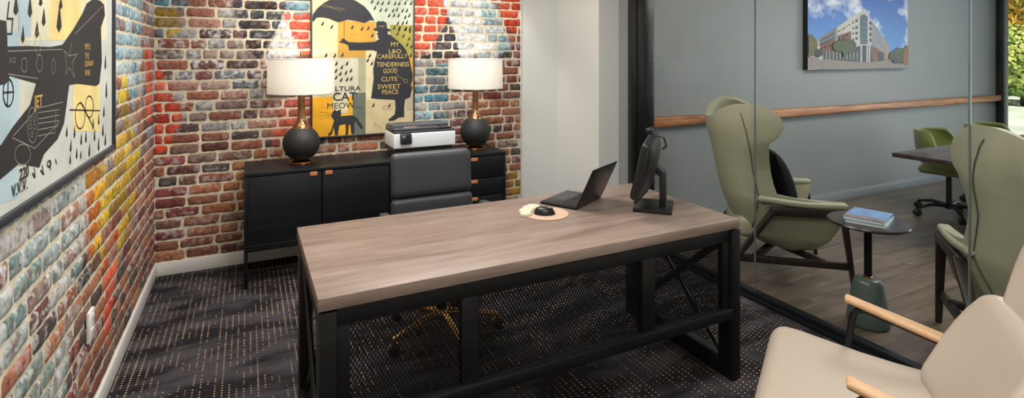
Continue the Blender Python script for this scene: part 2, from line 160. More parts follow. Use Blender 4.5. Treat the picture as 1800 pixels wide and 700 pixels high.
    def build(self, name, mats, parent=None, sharp=40, merge=False):
        if merge: bmesh.ops.remove_doubles(self.bm, verts=self.bm.verts, dist=1e-5)
        bmesh.ops.recalc_face_normals(self.bm, faces=self.bm.faces)
        me = bpy.data.meshes.new(name); self.bm.to_mesh(me); self.bm.free()
        if not isinstance(mats, (list, tuple)): mats = [mats]
        for m in mats: me.materials.append(m)
        if sharp: me.set_sharp_from_angle(angle=math.radians(sharp))
        o = bpy.data.objects.new(name, me); C.objects.link(o)
        if parent is not None: o.parent = parent
        return o

def thing(name, label, cat, loc=(0, 0, 0), rz=0, group=None):
    o = bpy.data.objects.new(name, None); C.objects.link(o)
    o.empty_display_size = .1
    o.location = loc; o.rotation_euler = (0, 0, rz); o['label'] = label; o['category'] = cat
    if group: o['group'] = group
    return o
def tag(o, label, cat, group=None):
    o['label'] = label; o['category'] = cat
    if group: o['group'] = group
    return o
def struct(o):
    o['kind'] = 'structure'; return o
def fillet(pts, r, n=5):
    pts = [V(p) for p in pts]; out = [pts[0]]
    for a, b, c in zip(pts, pts[1:], pts[2:]):
        d1 = (a-b); d2 = (c-b); q = min(r, d1.length*.45, d2.length*.45)
        p1 = b+d1.normalized()*q; p2 = b+d2.normalized()*q
        for k in range(n+1):
            t = k/n; out.append(p1*(1-t)**2+b*2*t*(1-t)+p2*t*t)
    out.append(pts[-1]); return out
def sm(a, b, x):
    t = max(0, min(1, (x-a)/(b-a))); return t*t*(3-2*t)
def interp(tab, z):
    if z <= tab[0][0]: return tab[0][1:]
    for a, b in zip(tab, tab[1:]):
        if z <= b[0]:
            t = (z-a[0])/(b[0]-a[0]); t = t*t*(3-2*t)*.4+t*.6
            return tuple(p+(q-p)*t for p, q in zip(a[1:], b[1:]))
    return tab[-1][1:]

# ------------------------------------------------------------------ materials
def mat(name, col, rough=.5, metal=0, spec=None, bump=0, bscale=60, vary=0, vscale=8, coat=0, sheen=0, stretch=None):
    m = bpy.data.materials.new(name); m.use_nodes = True; nt = m.node_tree; b = nt.nodes['Principled BSDF']
    c = hx(col) if isinstance(col, str) else col
    b.inputs['Base Color'].default_value = c; b.inputs['Roughness'].default_value = rough; b.inputs['Metallic'].default_value = metal
    if spec is not None: b.inputs['Specular IOR Level'].default_value = spec
    if coat: b.inputs['Coat Weight'].default_value = coat
    if sheen: b.inputs['Sheen Weight'].default_value = sheen
    tc = nt.nodes.new('ShaderNodeTexCoord'); src = tc.outputs['Object']
    if stretch:
        mp = nt.nodes.new('ShaderNodeMapping'); mp.inputs['Scale'].default_value = stretch
        nt.links.new(src, mp.inputs[0]); src = mp.outputs[0]
    if vary:
        n = nt.nodes.new('ShaderNodeTexNoise'); n.inputs['Scale'].default_value = vscale; n.inputs['Detail'].default_value = 5
        r = nt.nodes.new('ShaderNodeValToRGB'); r.color_ramp.elements[0].position = .3; r.color_ramp.elements[1].position = .7
        r.color_ramp.elements[0].color = tuple(x*(1-vary) for x in c[:3])+(1,); r.color_ramp.elements[1].color = tuple(min(1, x*(1+vary)) for x in c[:3])+(1,)
        nt.links.new(src, n.inputs['Vector']); nt.links.new(n.outputs['Fac'], r.inputs[0]); nt.links.new(r.outputs[0], b.inputs['Base Color'])
    if bump:
        n = nt.nodes.new('ShaderNodeTexNoise'); n.inputs['Scale'].default_value = bscale; n.inputs['Detail'].default_value = 3
        bp = nt.nodes.new('ShaderNodeBump'); bp.inputs['Strength'].default_value = bump; bp.inputs['Distance'].default_value = .002
        nt.links.new(src, n.inputs['Vector']); nt.links.new(n.outputs['Fac'], bp.inputs['Height']); nt.links.new(bp.outputs[0], b.inputs['Normal'])
    return m

def wood(name, c0, c1, c2, axis='x', scale=1.0, rough=.45, spec=.4, plank=None):
    m = bpy.data.materials.new(name); m.use_nodes = True; nt = m.node_tree; N = nt.nodes; L = nt.links; b = N['Principled BSDF']
    b.inputs['Roughness'].default_value = rough; b.inputs['Specular IOR Level'].default_value = spec
    tc = N.new('ShaderNodeTexCoord'); mp = N.new('ShaderNodeMapping')
    s = {'x': (.55, 7, 7), 'y': (7, .55, 7), 'z': (7, 7, .55)}[axis]
    mp.inputs['Scale'].default_value = tuple(q*scale for q in s); L.new(tc.outputs['Object'], mp.inputs[0])
    vec = mp.outputs[0]
    if plank:   # (length, width) boards running along x, staggered
        br = N.new('ShaderNodeTexBrick'); br.inputs['Scale'].default_value = 1
        br.inputs['Brick Width'].default_value = plank[0]; br.inputs['Row Height'].default_value = plank[1]
        br.inputs['Mortar Size'].default_value = .0016; br.inputs['Mortar Smooth'].default_value = .2; br.offset = .37
        br.inputs['Color1'].default_value = (.0, .0, .0, 1); br.inputs['Color2'].default_value = (1, 1, 1, 1); br.inputs['Mortar'].default_value = (.5, .5, .5, 1)
        L.new(tc.outputs['Object'], br.inputs['Vector'])
        ad = N.new('ShaderNodeVectorMath'); ad.operation = 'MULTIPLY_ADD'; ad.inputs[1].default_value = (9, 9, 9)
        L.new(br.outputs['Color'], ad.inputs[0]); L.new(vec, ad.inputs[2]); vec = ad.outputs[0]
    n1 = N.new('ShaderNodeTexNoise'); n1.inputs['Scale'].default_value = 1.6; n1.inputs['Detail'].default_value = 8; n1.inputs['Roughness'].default_value = .62; n1.inputs['Distortion'].default_value = .5
    L.new(vec, n1.inputs['Vector'])
    n2 = N.new('ShaderNodeTexNoise'); n2.inputs['Scale'].default_value = 14; n2.inputs['Detail'].default_value = 4; L.new(vec, n2.inputs['Vector'])
    r = N.new('ShaderNodeValToRGB'); e = r.color_ramp.elements
    e[0].position = .3; e[0].color = hx(c0); e[1].position = .72; e[1].color = hx(c2); k = e.new(.5); k.color = hx(c1)
    L.new(n1.outputs['Fac'], r.inputs[0])
    mx = N.new('ShaderNodeMix'); mx.data_type = 'RGBA'; mx.blend_type = 'MULTIPLY'; mx.inputs['Factor'].default_value = .55
    r2 = N.new('ShaderNodeValToRGB'); r2.color_ramp.elements[0].position = .3; r2.color_ramp.elements[0].color = (.6, .58, .55, 1); r2.color_ramp.elements[1].position = .62; r2.color_ramp.elements[1].color = (1, 1, 1, 1)
    L.new(n2.outputs['Fac'], r2.inputs[0]); L.new(r.outputs[0], mx.inputs['A']); L.new(r2.outputs[0], mx.inputs['B'])
    out = mx.outputs['Result']
    if plank:
        m2 = N.new('ShaderNodeMix'); m2.data_type = 'RGBA'; m2.blend_type = 'MULTIPLY'
        L.new(br.outputs['Fac'], m2.inputs['Factor']); L.new(out, m2.inputs['A']); m2.inputs['B'].default_value = (.35, .33, .3, 1); out = m2.outputs['Result']
    L.new(out, b.inputs['Base Color'])
    bp = N.new('ShaderNodeBump'); bp.inputs['Strength'].default_value = .12; bp.inputs['Distance'].default_value = .001
    L.new(n2.outputs['Fac'], bp.inputs['Height']); L.new(bp.outputs[0], b.inputs['Normal'])
    return m

M = {}
M['white_paint'] = mat('white_wall_paint', '#d9dad8', .45, bump=.05, bscale=200)
M['grey_paint'] = mat('grey_wall_paint', '#878c8c', .5, bump=.05, bscale=200)
M['ceiling'] = mat('ceiling_paint', '#e8e8e4', .8)
M['trim'] = mat('white_trim', '#d6d4d0', .4)
M['greytrim'] = mat('grey_trim', '#868c8f', .4)
M['black_metal'] = mat('black_metal', '#0f1114', .35, .3)
M['frame_metal'] = mat('black_frame_metal', '#15181c', .3, .2)
M['black_wood'] = wood('black_stained_wood', '#07080a', '#0c0d0f', '#15171a', 'x', 1.4, .45)
M['cabinet'] = wood('black_cabinet_veneer', '#0c0e12', '#101318', '#161a20', 'x', 1.6, .42, .4)
M['laminate'] = wood('taupe_oak_laminate', '#6d5c52', '#86746a', '#9a887d', 'x', 1.15, .38, .4)
M['floorwood'] = wood('grey_brown_plank_floor', '#4d433a', '#6d6052', '#85776a', 'x', 1.0, .32, .45, plank=(1.2, .15))
M['edgewood'] = wood('live_edge_wood', '#7a4a2c', '#b0764a', '#cf9f74', 'x', 1.8, .4)
M['oak'] = wood('light_oak', '#bb9168', '#c9a27a', '#d6b28c', 'x', 2.5, .45)
M['walnut'] = wood('dark_walnut', '#1f1715', '#2a201d', '#3a2d28', 'z', 2.0, .4)
M['table'] = wood('dark_table_wood', '#2b2321', '#3d3330', '#52463f', 'x', 1.5, .12, .7)
M['roundtop'] = wood('dark_round_top', '#231c1a', '#332a27', '#443936', 'x', 2.2, .25, .6)
M['copper'] = mat('copper_leather', '#b9764a', .5)
M['brass'] = mat('brushed_copper', '#b08560', .22, 1.0)
M['gold'] = mat('antique_gold', '#cba364', .3, 1.0)
M['matte_black'] = mat('matte_black_ceramic', '#1d1e21', .6, bump=.25, bscale=150)
M['plastic'] = mat('black_plastic', '#101113', .38)
M['plasticg'] = mat('dark_grey_plastic', '#3c3e43', .42)
M['darktop'] = mat('printer_lid_grey', '#4b4d52', .45)
M['printer_white'] = mat('printer_white', '#dcdfe4', .4)
M['screenglass'] = mat('small_screen_glass', '#1b2026', .1)
M['leather'] = mat('charcoal_leather', '#35363a', .42, bump=.15, bscale=250)
M['beige'] = mat('beige_leather', '#a99b8d', .42, bump=.08, bscale=220)
M['green'] = mat('sage_leather', '#92917a', .42, bump=.1, bscale=220, spec=.5)
M['olive'] = mat('olive_velvet', '#555f1b', .6, vary=.15, sheen=.4)
M['cushionblk'] = mat('black_velvet', '#080a0e', .85, spec=.15, vary=.4, vscale=14)
M['basegreen'] = mat('grey_green_lacquer', '#53605c', .3)
M['seam'] = mat('seam_stitch', '#4a4a38', .6)
M['laptop'] = mat('dark_laptop_metal', '#2c2a2b', .3, .6)
M['key'] = mat('black_key', '#141416', .5)
M['pad'] = mat('peach_pad', '#b99d86', .7)
M['padcream'] = mat('cream_wrist_rest', '#c9b9a6', .6)
M['cable'] = mat('pale_cable', '#c9c9c4', .5)
M['plate'] = mat('white_outlet_plate', '#e3e1de', .35)
M['slot'] = mat('outlet_slot', '#3a3836', .6)
M['tyre'] = mat('black_rubber', '#0d0d0e', .5)

# linen shade, lit from within by a real bulb
m = bpy.data.materials.new('linen_shade'); m.use_nodes = True; nt = m.node_tree; N = nt.nodes; L = nt.links
for n in list(N): N.remove(n)
o = N.new('ShaderNodeOutputMaterial'); df = N.new('ShaderNodeBsdfDiffuse'); tr = N.new('ShaderNodeBsdfTranslucent'); mx = N.new('ShaderNodeMixShader')
tc = N.new('ShaderNodeTexCoord'); mp = N.new('ShaderNodeMapping'); mp.inputs['Scale'].default_value = (60, 60, 400); nz = N.new('ShaderNodeTexNoise'); nz.inputs['Scale'].default_value = 1
r = N.new('ShaderNodeValToRGB'); r.color_ramp.elements[0].color = hx('#cfcbc4'); r.color_ramp.elements[1].color = hx('#efece6')
L.new(tc.outputs['Object'], mp.inputs[0]); L.new(mp.outputs[0], nz.inputs['Vector']); L.new(nz.outputs['Fac'], r.inputs[0])
L.new(r.outputs[0], df.inputs[0]); L.new(r.outputs[0], tr.inputs[0]); mx.inputs[0].default_value = .22
L.new(df.outputs[0], mx.inputs[1]); L.new(tr.outputs[0], mx.inputs[2]); L.new(mx.outputs[0], o.inputs[0]); M['shade'] = m

# partition glass: clear, with fresnel reflection
def glassmat(name, tint, refl=1.0, ior=1.45):
    m = bpy.data.materials.new(name); m.use_nodes = True; nt = m.node_tree; N = nt.nodes; L = nt.links
    for n in list(N): N.remove(n)
    o = N.new('ShaderNodeOutputMaterial'); t = N.new('ShaderNodeBsdfTransparent'); g = N.new('ShaderNodeBsdfGlossy'); mx = N.new('ShaderNodeMixShader'); fr = N.new('ShaderNodeFresnel')
    t.inputs[0].default_value = tint; g.inputs['Roughness'].default_value = .0; g.inputs[0].default_value = (refl, refl, refl, 1); fr.inputs[0].default_value = ior
    L.new(fr.outputs[0], mx.inputs[0]); L.new(t.outputs[0], mx.inputs[1]); L.new(g.outputs[0], mx.inputs[2]); L.new(mx.outputs[0], o.inputs[0]); return m
M['glass'] = glassmat('partition_glass', (.97, .985, .975, 1), .5, 1.22)
M['joint'] = mat('clear_silicone_joint', '#6d7677', .15, .3)

# carpet: charcoal pile with rows of beige dots that come and go in patches
def carpet():
    m = bpy.data.materials.new('dotted_carpet'); m.use_nodes = True; nt = m.node_tree; N = nt.nodes; L = nt.links; b = N['Principled BSDF']
    b.inputs['Roughness'].default_value = .95; b.inputs['Specular IOR Level'].default_value = .1
    tc = N.new('ShaderNodeTexCoord'); sep = N.new('ShaderNodeSeparateXYZ'); L.new(tc.outputs['Object'], sep.inputs[0])
    def math_(op, a, b_=None, c=None):
        n = N.new('ShaderNodeMath'); n.operation = op
        for i, q in enumerate((a, b_, c)):
            if q is None: continue
            if isinstance(q, (int, float)): n.inputs[i].default_value = q
            else: L.new(q, n.inputs[i])
        return n.outputs[0]
    def noise_(scale, vec=None, det=2, st=None):
        n = N.new('ShaderNodeTexNoise'); n.inputs['Scale'].default_value = scale; n.inputs['Detail'].default_value = det
        src = vec or tc.outputs['Object']
        if st:
            mp = N.new('ShaderNodeMapping'); mp.inputs['Scale'].default_value = st; L.new(src, mp.inputs[0]); src = mp.outputs[0]
        L.new(src, n.inputs['Vector']); return n.outputs['Fac']
    X, Y = sep.outputs[0], sep.outputs[1]
    PX, PY = .030, .0205
    xs = math_('DIVIDE', X, PX); ix = math_('FLOOR', xs); fx = math_('SUBTRACT', math_('FRACT', xs), .5)
    odd = math_('MULTIPLY', math_('MODULO', math_('ABSOLUTE', ix), 2), .5)
    ys = math_('ADD', math_('DIVIDE', Y, PY), odd); iy = math_('FLOOR', ys); fy = math_('SUBTRACT', math_('FRACT', ys), .5)
    ax = math_('MULTIPLY', fx, PX); ay = math_('MULTIPLY', fy, PY)
    cell = N.new('ShaderNodeCombineXYZ'); L.new(ix, cell.inputs[0]); L.new(iy, cell.inputs[1])
    wn = N.new('ShaderNodeTexWhiteNoise'); wn.noise_dimensions = '2D'; L.new(cell.outputs[0], wn.inputs['Vector'])
    colrow = N.new('ShaderNodeCombineXYZ'); L.new(ix, colrow.inputs[0]); L.new(math_('FLOOR', math_('ADD', math_('DIVIDE', Y, .31), math_('MULTIPLY', noise_(9.0, st=(4, .6, 1)), 6.0))), colrow.inputs[1])
    wr = N.new('ShaderNodeTexWhiteNoise'); wr.noise_dimensions = '2D'; L.new(colrow.outputs[0], wr.inputs['Vector'])
    patch = noise_(2.6, st=(1.0, 1.5, 1), det=3)
    rad = math_('MULTIPLY', math_('ADD', .0012, math_('MULTIPLY', patch, .0056)), math_('ADD', .55, math_('ADD', math_('MULTIPLY', wr.outputs['Value'], .32), math_('MULTIPLY', wn.outputs['Value'], .28))))
    d = math_('SQRT', math_('ADD', math_('MULTIPLY', ax, ax), math_('MULTIPLY', math_('MULTIPLY', ay, 1.25), math_('MULTIPLY', ay, 1.25))))
    inside = math_('LESS_THAN', d, rad)
    keep = math_('GREATER_THAN', wn.outputs['Value'], .1)
    pk = math_('GREATER_THAN', math_('ADD', patch, math_('MULTIPLY', math_('SUBTRACT', wr.outputs['Value'], .5), .26)), .44)
    fac = math_('MULTIPLY', math_('MULTIPLY', inside, keep), pk)
    big = noise_(3.2, det=4, st=(.8, 2.2, 1)); fine = noise_(420, det=2)
    r = N.new('ShaderNodeValToRGB'); e = r.color_ramp.elements; e[0].position = .42; e[0].color = hx('#242225'); e[1].position = .6; e[1].color = hx('#464348')
    L.new(big, r.inputs[0])
    r2 = N.new('ShaderNodeValToRGB'); r2.color_ramp.elements[0].position = .3; r2.color_ramp.elements[0].color = (.5, .5, .5, 1); r2.color_ramp.elements[1].position = .7; r2.color_ramp.elements[1].color = (1.25, 1.25, 1.25, 1)
    L.new(fine, r2.inputs[0])
    mu = N.new('ShaderNodeMix'); mu.data_type = 'RGBA'; mu.blend_type = 'MULTIPLY'; mu.inputs['Factor'].default_value = 1
    L.new(r.outputs[0], mu.inputs['A']); L.new(r2.outputs[0], mu.inputs['B'])
    mx = N.new('ShaderNodeMix'); mx.data_type = 'RGBA'; L.new(fac, mx.inputs['Factor']); L.new(mu.outputs['Result'], mx.inputs['A']); mx.inputs['B'].default_value = hx('#c9ae86')
    L.new(mx.outputs['Result'], b.inputs['Base Color'])
    bp = N.new('ShaderNodeBump'); bp.inputs['Strength'].default_value = .6; bp.inputs['Distance'].default_value = .003
    L.new(math_('ADD', fine, fac), bp.inputs['Height']); L.new(bp.outputs[0], b.inputs['Normal'])
    return m
M['carpet'] = carpet()

# bricks: colour painted per vertex, mottled by noise
def brickmat():
    m = bpy.data.materials.new('painted_brick'); m.use_nodes = True; nt = m.node_tree; N = nt.nodes; L = nt.links; b = N['Principled BSDF']
    b.inputs['Roughness'].default_value = .7; b.inputs['Specular IOR Level'].default_value = .25
    at = N.new('ShaderNodeAttribute'); at.attribute_name = 'Col'
    tc = N.new('ShaderNodeTexCoord')
    def nz(scale, det, w=0):
        n = N.new('ShaderNodeTexNoise'); n.inputs['Scale'].default_value = scale; n.inputs['Detail'].default_value = det; n.inputs['Roughness'].default_value = .65
        mp = N.new('ShaderNodeMapping'); mp.inputs['Location'].default_value = (w, w*2, w*3); L.new(tc.outputs['Object'], mp.inputs[0]); L.new(mp.outputs[0], n.inputs['Vector']); return n.outputs['Fac']
    # dark wear
    r1 = N.new('ShaderNodeValToRGB'); r1.color_ramp.elements[0].position = .36; r1.color_ramp.elements[0].color = (.38, .34, .32, 1); r1.color_ramp.elements[1].position = .56; r1.color_ramp.elements[1].color = (1.12, 1.12, 1.12, 1)
    L.new(nz(38, 6), r1.inputs[0])
    mu = N.new('ShaderNodeMix'); mu.data_type = 'RGBA'; mu.blend_type = 'MULTIPLY'; mu.inputs['Factor'].default_value = .8
    L.new(at.outputs['Color'], mu.inputs['A']); L.new(r1.outputs[0], mu.inputs['B'])
    # limewash streaks, amount from alpha
    r2 = N.new('ShaderNodeValToRGB'); r2.color_ramp.elements[0].position = .5; r2.color_ramp.elements[0].color = (0, 0, 0, 1); r2.color_ramp.elements[1].position = .6; r2.color_ramp.elements[1].color = (1, 1, 1, 1)
    L.new(nz(24, 7, 3.1), r2.inputs[0])
    am = N.new('ShaderNodeMath'); am.operation = 'MULTIPLY'; L.new(at.outputs['Alpha'], am.inputs[0]); L.new(r2.outputs[0], am.inputs[1])
    mx = N.new('ShaderNodeMix'); mx.data_type = 'RGBA'; L.new(am.outputs[0], mx.inputs['Factor']); L.new(mu.outputs['Result'], mx.inputs['A']); mx.inputs['B'].default_value = hx('#b9bcbc')
    L.new(mx.outputs['Result'], b.inputs['Base Color'])
    bp = N.new('ShaderNodeBump'); bp.inputs['Strength'].default_value = .8; bp.inputs['Distance'].default_value = .004
    L.new(nz(60, 5), bp.inputs['Height']); L.new(bp.outputs[0], b.inputs['Normal'])
    return m
M['brick'] = brickmat()
M['mortar'] = mat('mortar', '#c6bda6', .85, bump=1.0, bscale=70, vary=.25, vscale=30)

# ------------------------------------------------------------------ brick walls
PAL = {'yellow': ['#c2a018', '#a5840f', '#ceb022', '#8f7420'], 'orange': ['#cc4424', '#c23c20', '#d4502e'], 'orangey': ['#c98416', '#a85c14', '#d09a1c'],
       'navy': ['#232a33', '#1c222a', '#2d3540'], 'white': ['#d2d0d0', '#c4c6c9'], 'whiteb': ['#c2c8cc', '#cfd2d2', '#b5bfc6'], 'red': ['#c8452c', '#d85a40', '#b8402a'],
       'redp': ['#c23a28', '#a84a38', '#cc5a44', '#8f4438'], 'blue': ['#5690a4', '#3f7f96', '#6fa3b2', '#31606f'], 'cyan': ['#7ea9b4', '#94b3bb', '#5e93a5', '#a9bcc0'],
       'teal': ['#6a8a86', '#7d9a96', '#9aa9a8', '#8aa09e', '#8f837e', '#8b665a', '#b7bcbb', '#a39a98']}
BASE_LOW = ['#7f4c3c', '#8a5a45', '#74433b', '#9a6246', '#5f3c38', '#74554a', '#7c4240', '#a06e52', '#4f4340', '#80645a', '#8f5b48']
BASE_HI = ['#8a5a4c', '#7f6c66', '#76504e', '#9b7466', '#8a8a8a', '#a08a7e', '#5b4444', '#6c6f78', '#94614c', '#a6a3a0']
def inpoly(x, y, P):
    c = False; j = len(P)-1
    for i in range(len(P)):
        if (P[i][1] > y) != (P[j][1] > y) and x < (P[j][0]-P[i][0])*(y-P[i][1])/(P[j][1]-P[i][1])+P[i][0]: c = not c
        j = i
    return c
def brick_wall(name, place, u0, u1, z0, z1, mural, base, wash, seed):
    """place(u, z, h) -> point on the wall, h metres proud of it"""
    rnd = random.Random(seed)
    verts, faces, cols = [], [], []
    H = .0745; nx, ny = 12, 5; row = 0; z = z0
    while z < z1:
        u = u0-rnd.random()*.16
        while u < u1:
            w = rnd.choice((.105, .12, .2, .215, .225, .235, .19))
            a, b_ = max(u, u0)+.003, min(u+w-.0085, u1)-.0; u += w
            if b_-a < .02: continue
            zb, zt = z+.0045+rnd.uniform(-.003, .003), min(z+H-.0045+rnd.uniform(-.004, .003), z1)
            if zt-zb < .01: continue
            um, zm = (a+b_)/2, (zb+zt)/2
            bc = V(hx(rnd.choice(base(um, zm)))[:3]); shade = rnd.uniform(.8, 1.18)
            ws = wash(um, zm); wa = rnd.choice((.1, .35, .7, 1.0))*ws
            pal = {k: V(hx(rnd.choice(p))[:3]) for k, p in PAL.items()}
            tilt = rnd.uniform(-.004, .004); n0 = len(verts); sd = rnd.random()*50
            drop = rnd.random()
            for j in range(ny+1):
                for i in range(nx+1):
                    p, q = i/nx, j/ny
                    uu = a+(b_-a)*p; zz = zb+(zt-zb)*q+tilt*(p-.5)
                    e = min(min(p, 1-p)*(b_-a), min(q, 1-q)*(zt-zb))
                    h = -.001+.0075*sm(0, .007, e)+.0025*noise.noise(V((uu*28, zz*28, sd)))
                    # worn outline
                    if i in (0, nx): uu += .005*noise.noise(V((zz*50, sd, 3)))
                    if j in (0, ny): zz += .0045*noise.noise(V((uu*30, sd, 9)))
                    if (i in (0, nx)) and (j in (0, ny)): uu += .004*(1 if i == 0 else -1); zz += .003*(1 if j == 0 else -1)
                    verts.append(place(uu, zz, h))
                    # paint
                    jx = uu+.012*noise.noise(V((uu*22, zz*22, 1))); jz = zz+.012*noise.noise(V((uu*22, zz*22, 5)))
                    col = bc; al = wa
                    for k, P in mural:
                        if inpoly(jx, jz, P):
                            if k in ('teal', 'blue', 'cyan', 'orangey', 'yellow') and drop < .16: break
                            mixf = .92 if k not in ('teal',) else .8
                            wear = noise.noise(V((uu*40, zz*40, sd)))
                            if wear > .22 and k not in ('white', 'whiteb'): mixf *= .45
                            col = bc.lerp(pal[k], mixf); al = {'white': .5, 'whiteb': .9, 'teal': .9, 'cyan': .75, 'blue': .3}.get(k, .08)
                    cols.append((col.x*shade, col.y*shade, col.z*shade, al))
            for j in range(ny):
                for i in range(nx):
                    k = n0+j*(nx+1)+i; faces.append((k, k+1, k+nx+2, k+nx+1))
        z += H; row += 1
    me = bpy.data.meshes.new(name); me.from_pydata(verts, [], faces)
    ca = me.color_attributes.new('Col', 'FLOAT_COLOR', 'POINT')
    ca.data.foreach_set('color', [x for c in cols for x in c])
    me.polygons.foreach_set('use_smooth', [True]*len(faces)); me.materials.append(M['brick'])
    o = bpy.data.objects.new(name, me); C.objects.link(o); return o

XL, XG, YB, ZC = -.58, 2.87, 4.42, 2.75
w = struct(MB().box(XL-.12, 2.28, YB, YB+.12, 0, ZC, 0).build('wall_back', M['mortar']))
def base_b(u, z):
    return BASE_HI if z > .95+.25*noise.noise(V((u*2, z*2, 0))) and u < 1.95 else BASE_LOW
b = brick_wall('brick_facing', lambda u, z, h: (u, YB-h, z), XL, 2.28, .09, 2.5, MURAL_BACK, base_b, lambda u, z: .45+.55*sm(.7, 1.4, z) if u < 2 else .5, 3)
b.parent = w
w = struct(MB().box(XL-.12, XL, -1.2, YB, 0, ZC, 0).build('wall_left', M['mortar']))
def base_l(u, z):
    return BASE_HI if z > .9 else BASE_LOW
b = brick_wall('brick_facing', lambda u, z, h: (XL+h, u, z), .2, YB, .09, 2.4, MURAL_LEFT, base_l, lambda u, z: .45+.55*sm(3.0, 2.2, u)+.4*sm(.9, 1.4, z), 11)
b.parent = w
# painted walls round the column, glass partition side
struct(MB().box(2.28, 2.81, YB, YB+.12, 0, ZC, 0).build('wall_back', M['white_paint']))
struct(MB().box(2.69, 2.99, 3.757, YB, 0, ZC, 0).build('wall_column', M['white_paint']))
struct(MB().box(2.276, 2.284, YB-.012, YB, 0, ZC, .001).build('trim_1', M['trim']))
struct(MB().box(2.90, 3.05, 3.56, 3.757, 0, ZC, 0).build('wall_return', M['grey_paint']))
struct(MB().box(2.95, 9.15, 3.53, 3.65, 0, ZC, 0).build('wall_far', M['grey_paint']))
struct(MB().box(XL-.12, 9.2, -1.32, -1.2, 0, ZC, 0).build('wall_rear', M['white_paint']))
struct(MB().box(XL-.12, 9.2, -1.32, YB+.12, ZC, ZC+.1, 0).build('ceiling', M['ceiling']))
struct(MB().box(XL-.12, 2.86, -1.32, YB+.12, -.05, 0, 0).build('floor', M['carpet']))
struct(MB().box(2.86, 9.2, -1.32, 3.65, -.05, 0, 0).build('floor', M['floorwood']))
struct(MB().box(XL, XL+.016, -1.2, YB, 0, .092, .004).build('baseboard_left', M['trim']))
struct(MB().box(XL+.016, 2.69, YB-.016, YB, 0, .092, .004).build('baseboard_back', M['trim']))
struct(MB().box(2.674, 2.69, 3.757, YB-.016, 0, .092, .004).build('baseboard_column', M['trim']))
struct(MB().box(2.95, 8.98, 3.518, 3.53, 0, .10, .003).build('baseboard_far', M['greytrim']))
# glass partition
post = MB().box(2.85, 2.955, 3.36, 3.56, 0, ZC, .004)
post.box(2.842, 2.85, 3.45, 3.56, 0, ZC, .002)
struct(post.build('trim_2', M['frame_metal']))
tr_ = MB().box(2.825, 2.91, -1.2, 3.36, 0, .022, .003); tr_.box(2.845, 2.90, -1.2, 3.36, .02, .05, .003)
struct(tr_.build('trim_3', M['frame_metal']))
struct(MB().box(2.845, 2.90, -1.2, 3.36, ZC-.05, ZC, .003).build('trim_4', M['frame_metal']))
ys = [3.36, 2.337, 1.22, .1, -1.2]
for i, (a, b_) in enumerate(zip(ys, ys[1:])):
    g = MB(); g._add([(2.872, b_+.003, .045), (2.872, a-.003, .045), (2.872, a-.003, ZC-.045), (2.872, b_+.003, ZC-.045)], [(0, 1, 2, 3)], False)
    p = struct(g.build('window_%d' % (i+1), M['glass'], sharp=0))
    if i < 3:
        MB().box(2.866, 2.878, b_-.0035, b_+.0035, .048, ZC-.048, .001).build('silicone_joint', M['joint'], p)

# exterior window wall of the far room
wf = MB()
wf.box(8.985, 9.10, 3.452, 3.53, 0, ZC, .003)
struct(wf.build('trim_5', M['frame_metal']))
wf = MB(); wf.box(9.0, 9.06, 3.425, 3.452, 0, ZC, .003)
struct(wf.build('trim_6', mat('window_frame_grey', '#7f8b8c', .4, .2)))
struct(MB().box(9.0, 9.08, -1.2, 3.42, 0, .06, .003).build('trim_7', M['frame_metal']))
g = MB(); g._add([(9.04, -1.2, .06), (9.04, 3.425, .06), (9.04, 3.425, ZC), (9.04, -1.2, ZC)], [(0, 1, 2, 3)], False)
struct(g.build('window_5', M['glass'], sharp=0))
for i, y in enumerate((1.5, -.2)):
    struct(MB().box(9.0, 9.08, y-.03, y+.03, .12, ZC, .003).build('trim_%d' % (8+i), M['frame_metal']))

# outside: pale paving, lawn verge, hedge trees in autumn colour
g = MB().box(9.2, 40, -30, 40, -.25, -.1, 0)
struct(g.build('ground', mat('pale_paving', '#c9d2c2', .7, vary=.2, vscale=.5)))
def leafmat(name, cs):
    m = bpy.data.materials.new(name); m.use_nodes = True; nt = m.node_tree; N = nt.nodes; L = nt.links; b = N['Principled BSDF']
    b.inputs['Roughness'].default_value = .55
    n = N.new('ShaderNodeTexNoise'); n.inputs['Scale'].default_value = 1.3; n.inputs['Detail'].default_value = 6
    tc = N.new('ShaderNodeTexCoord'); L.new(tc.outputs['Object'], n.inputs['Vector'])
    r = N.new('ShaderNodeValToRGB'); e = r.color_ramp.elements; e[0].position = .35; e[0].color = hx(cs[0]); e[1].position = .68; e[1].color = hx(cs[2]); k = e.new(.52); k.color = hx(cs[1])
    L.new(n.outputs['Fac'], r.inputs[0]); L.new(r.outputs[0], b.inputs['Base Color']); return m
def foliage(c, R, n, size, seed):
    rnd = random.Random(seed); mb = MB()
    for i in range(n):
        d = V((rnd.gauss(0, 1), rnd.gauss(0, 1), rnd.gauss(0, 1))).normalized()
        rr = rnd.uniform(.72, 1.02)*(1+.22*noise.noise(d*2.3+V((seed, 0, 0))))
        p = V(c)+V((d.x*R[0], d.y*R[1], d.z*R[2]))*rr
        a = V((rnd.gauss(0, 1), rnd.gauss(0, 1), rnd.gauss(0, 1))).normalized(); b_ = a.cross(d).normalized(); s = size*rnd.uniform(.6, 1.3)
        mb._add([p-a*s, p+b_*s*.45, p+a*s, p-b_*s*.45], [(0, 1, 2, 3)], False)
    return mb
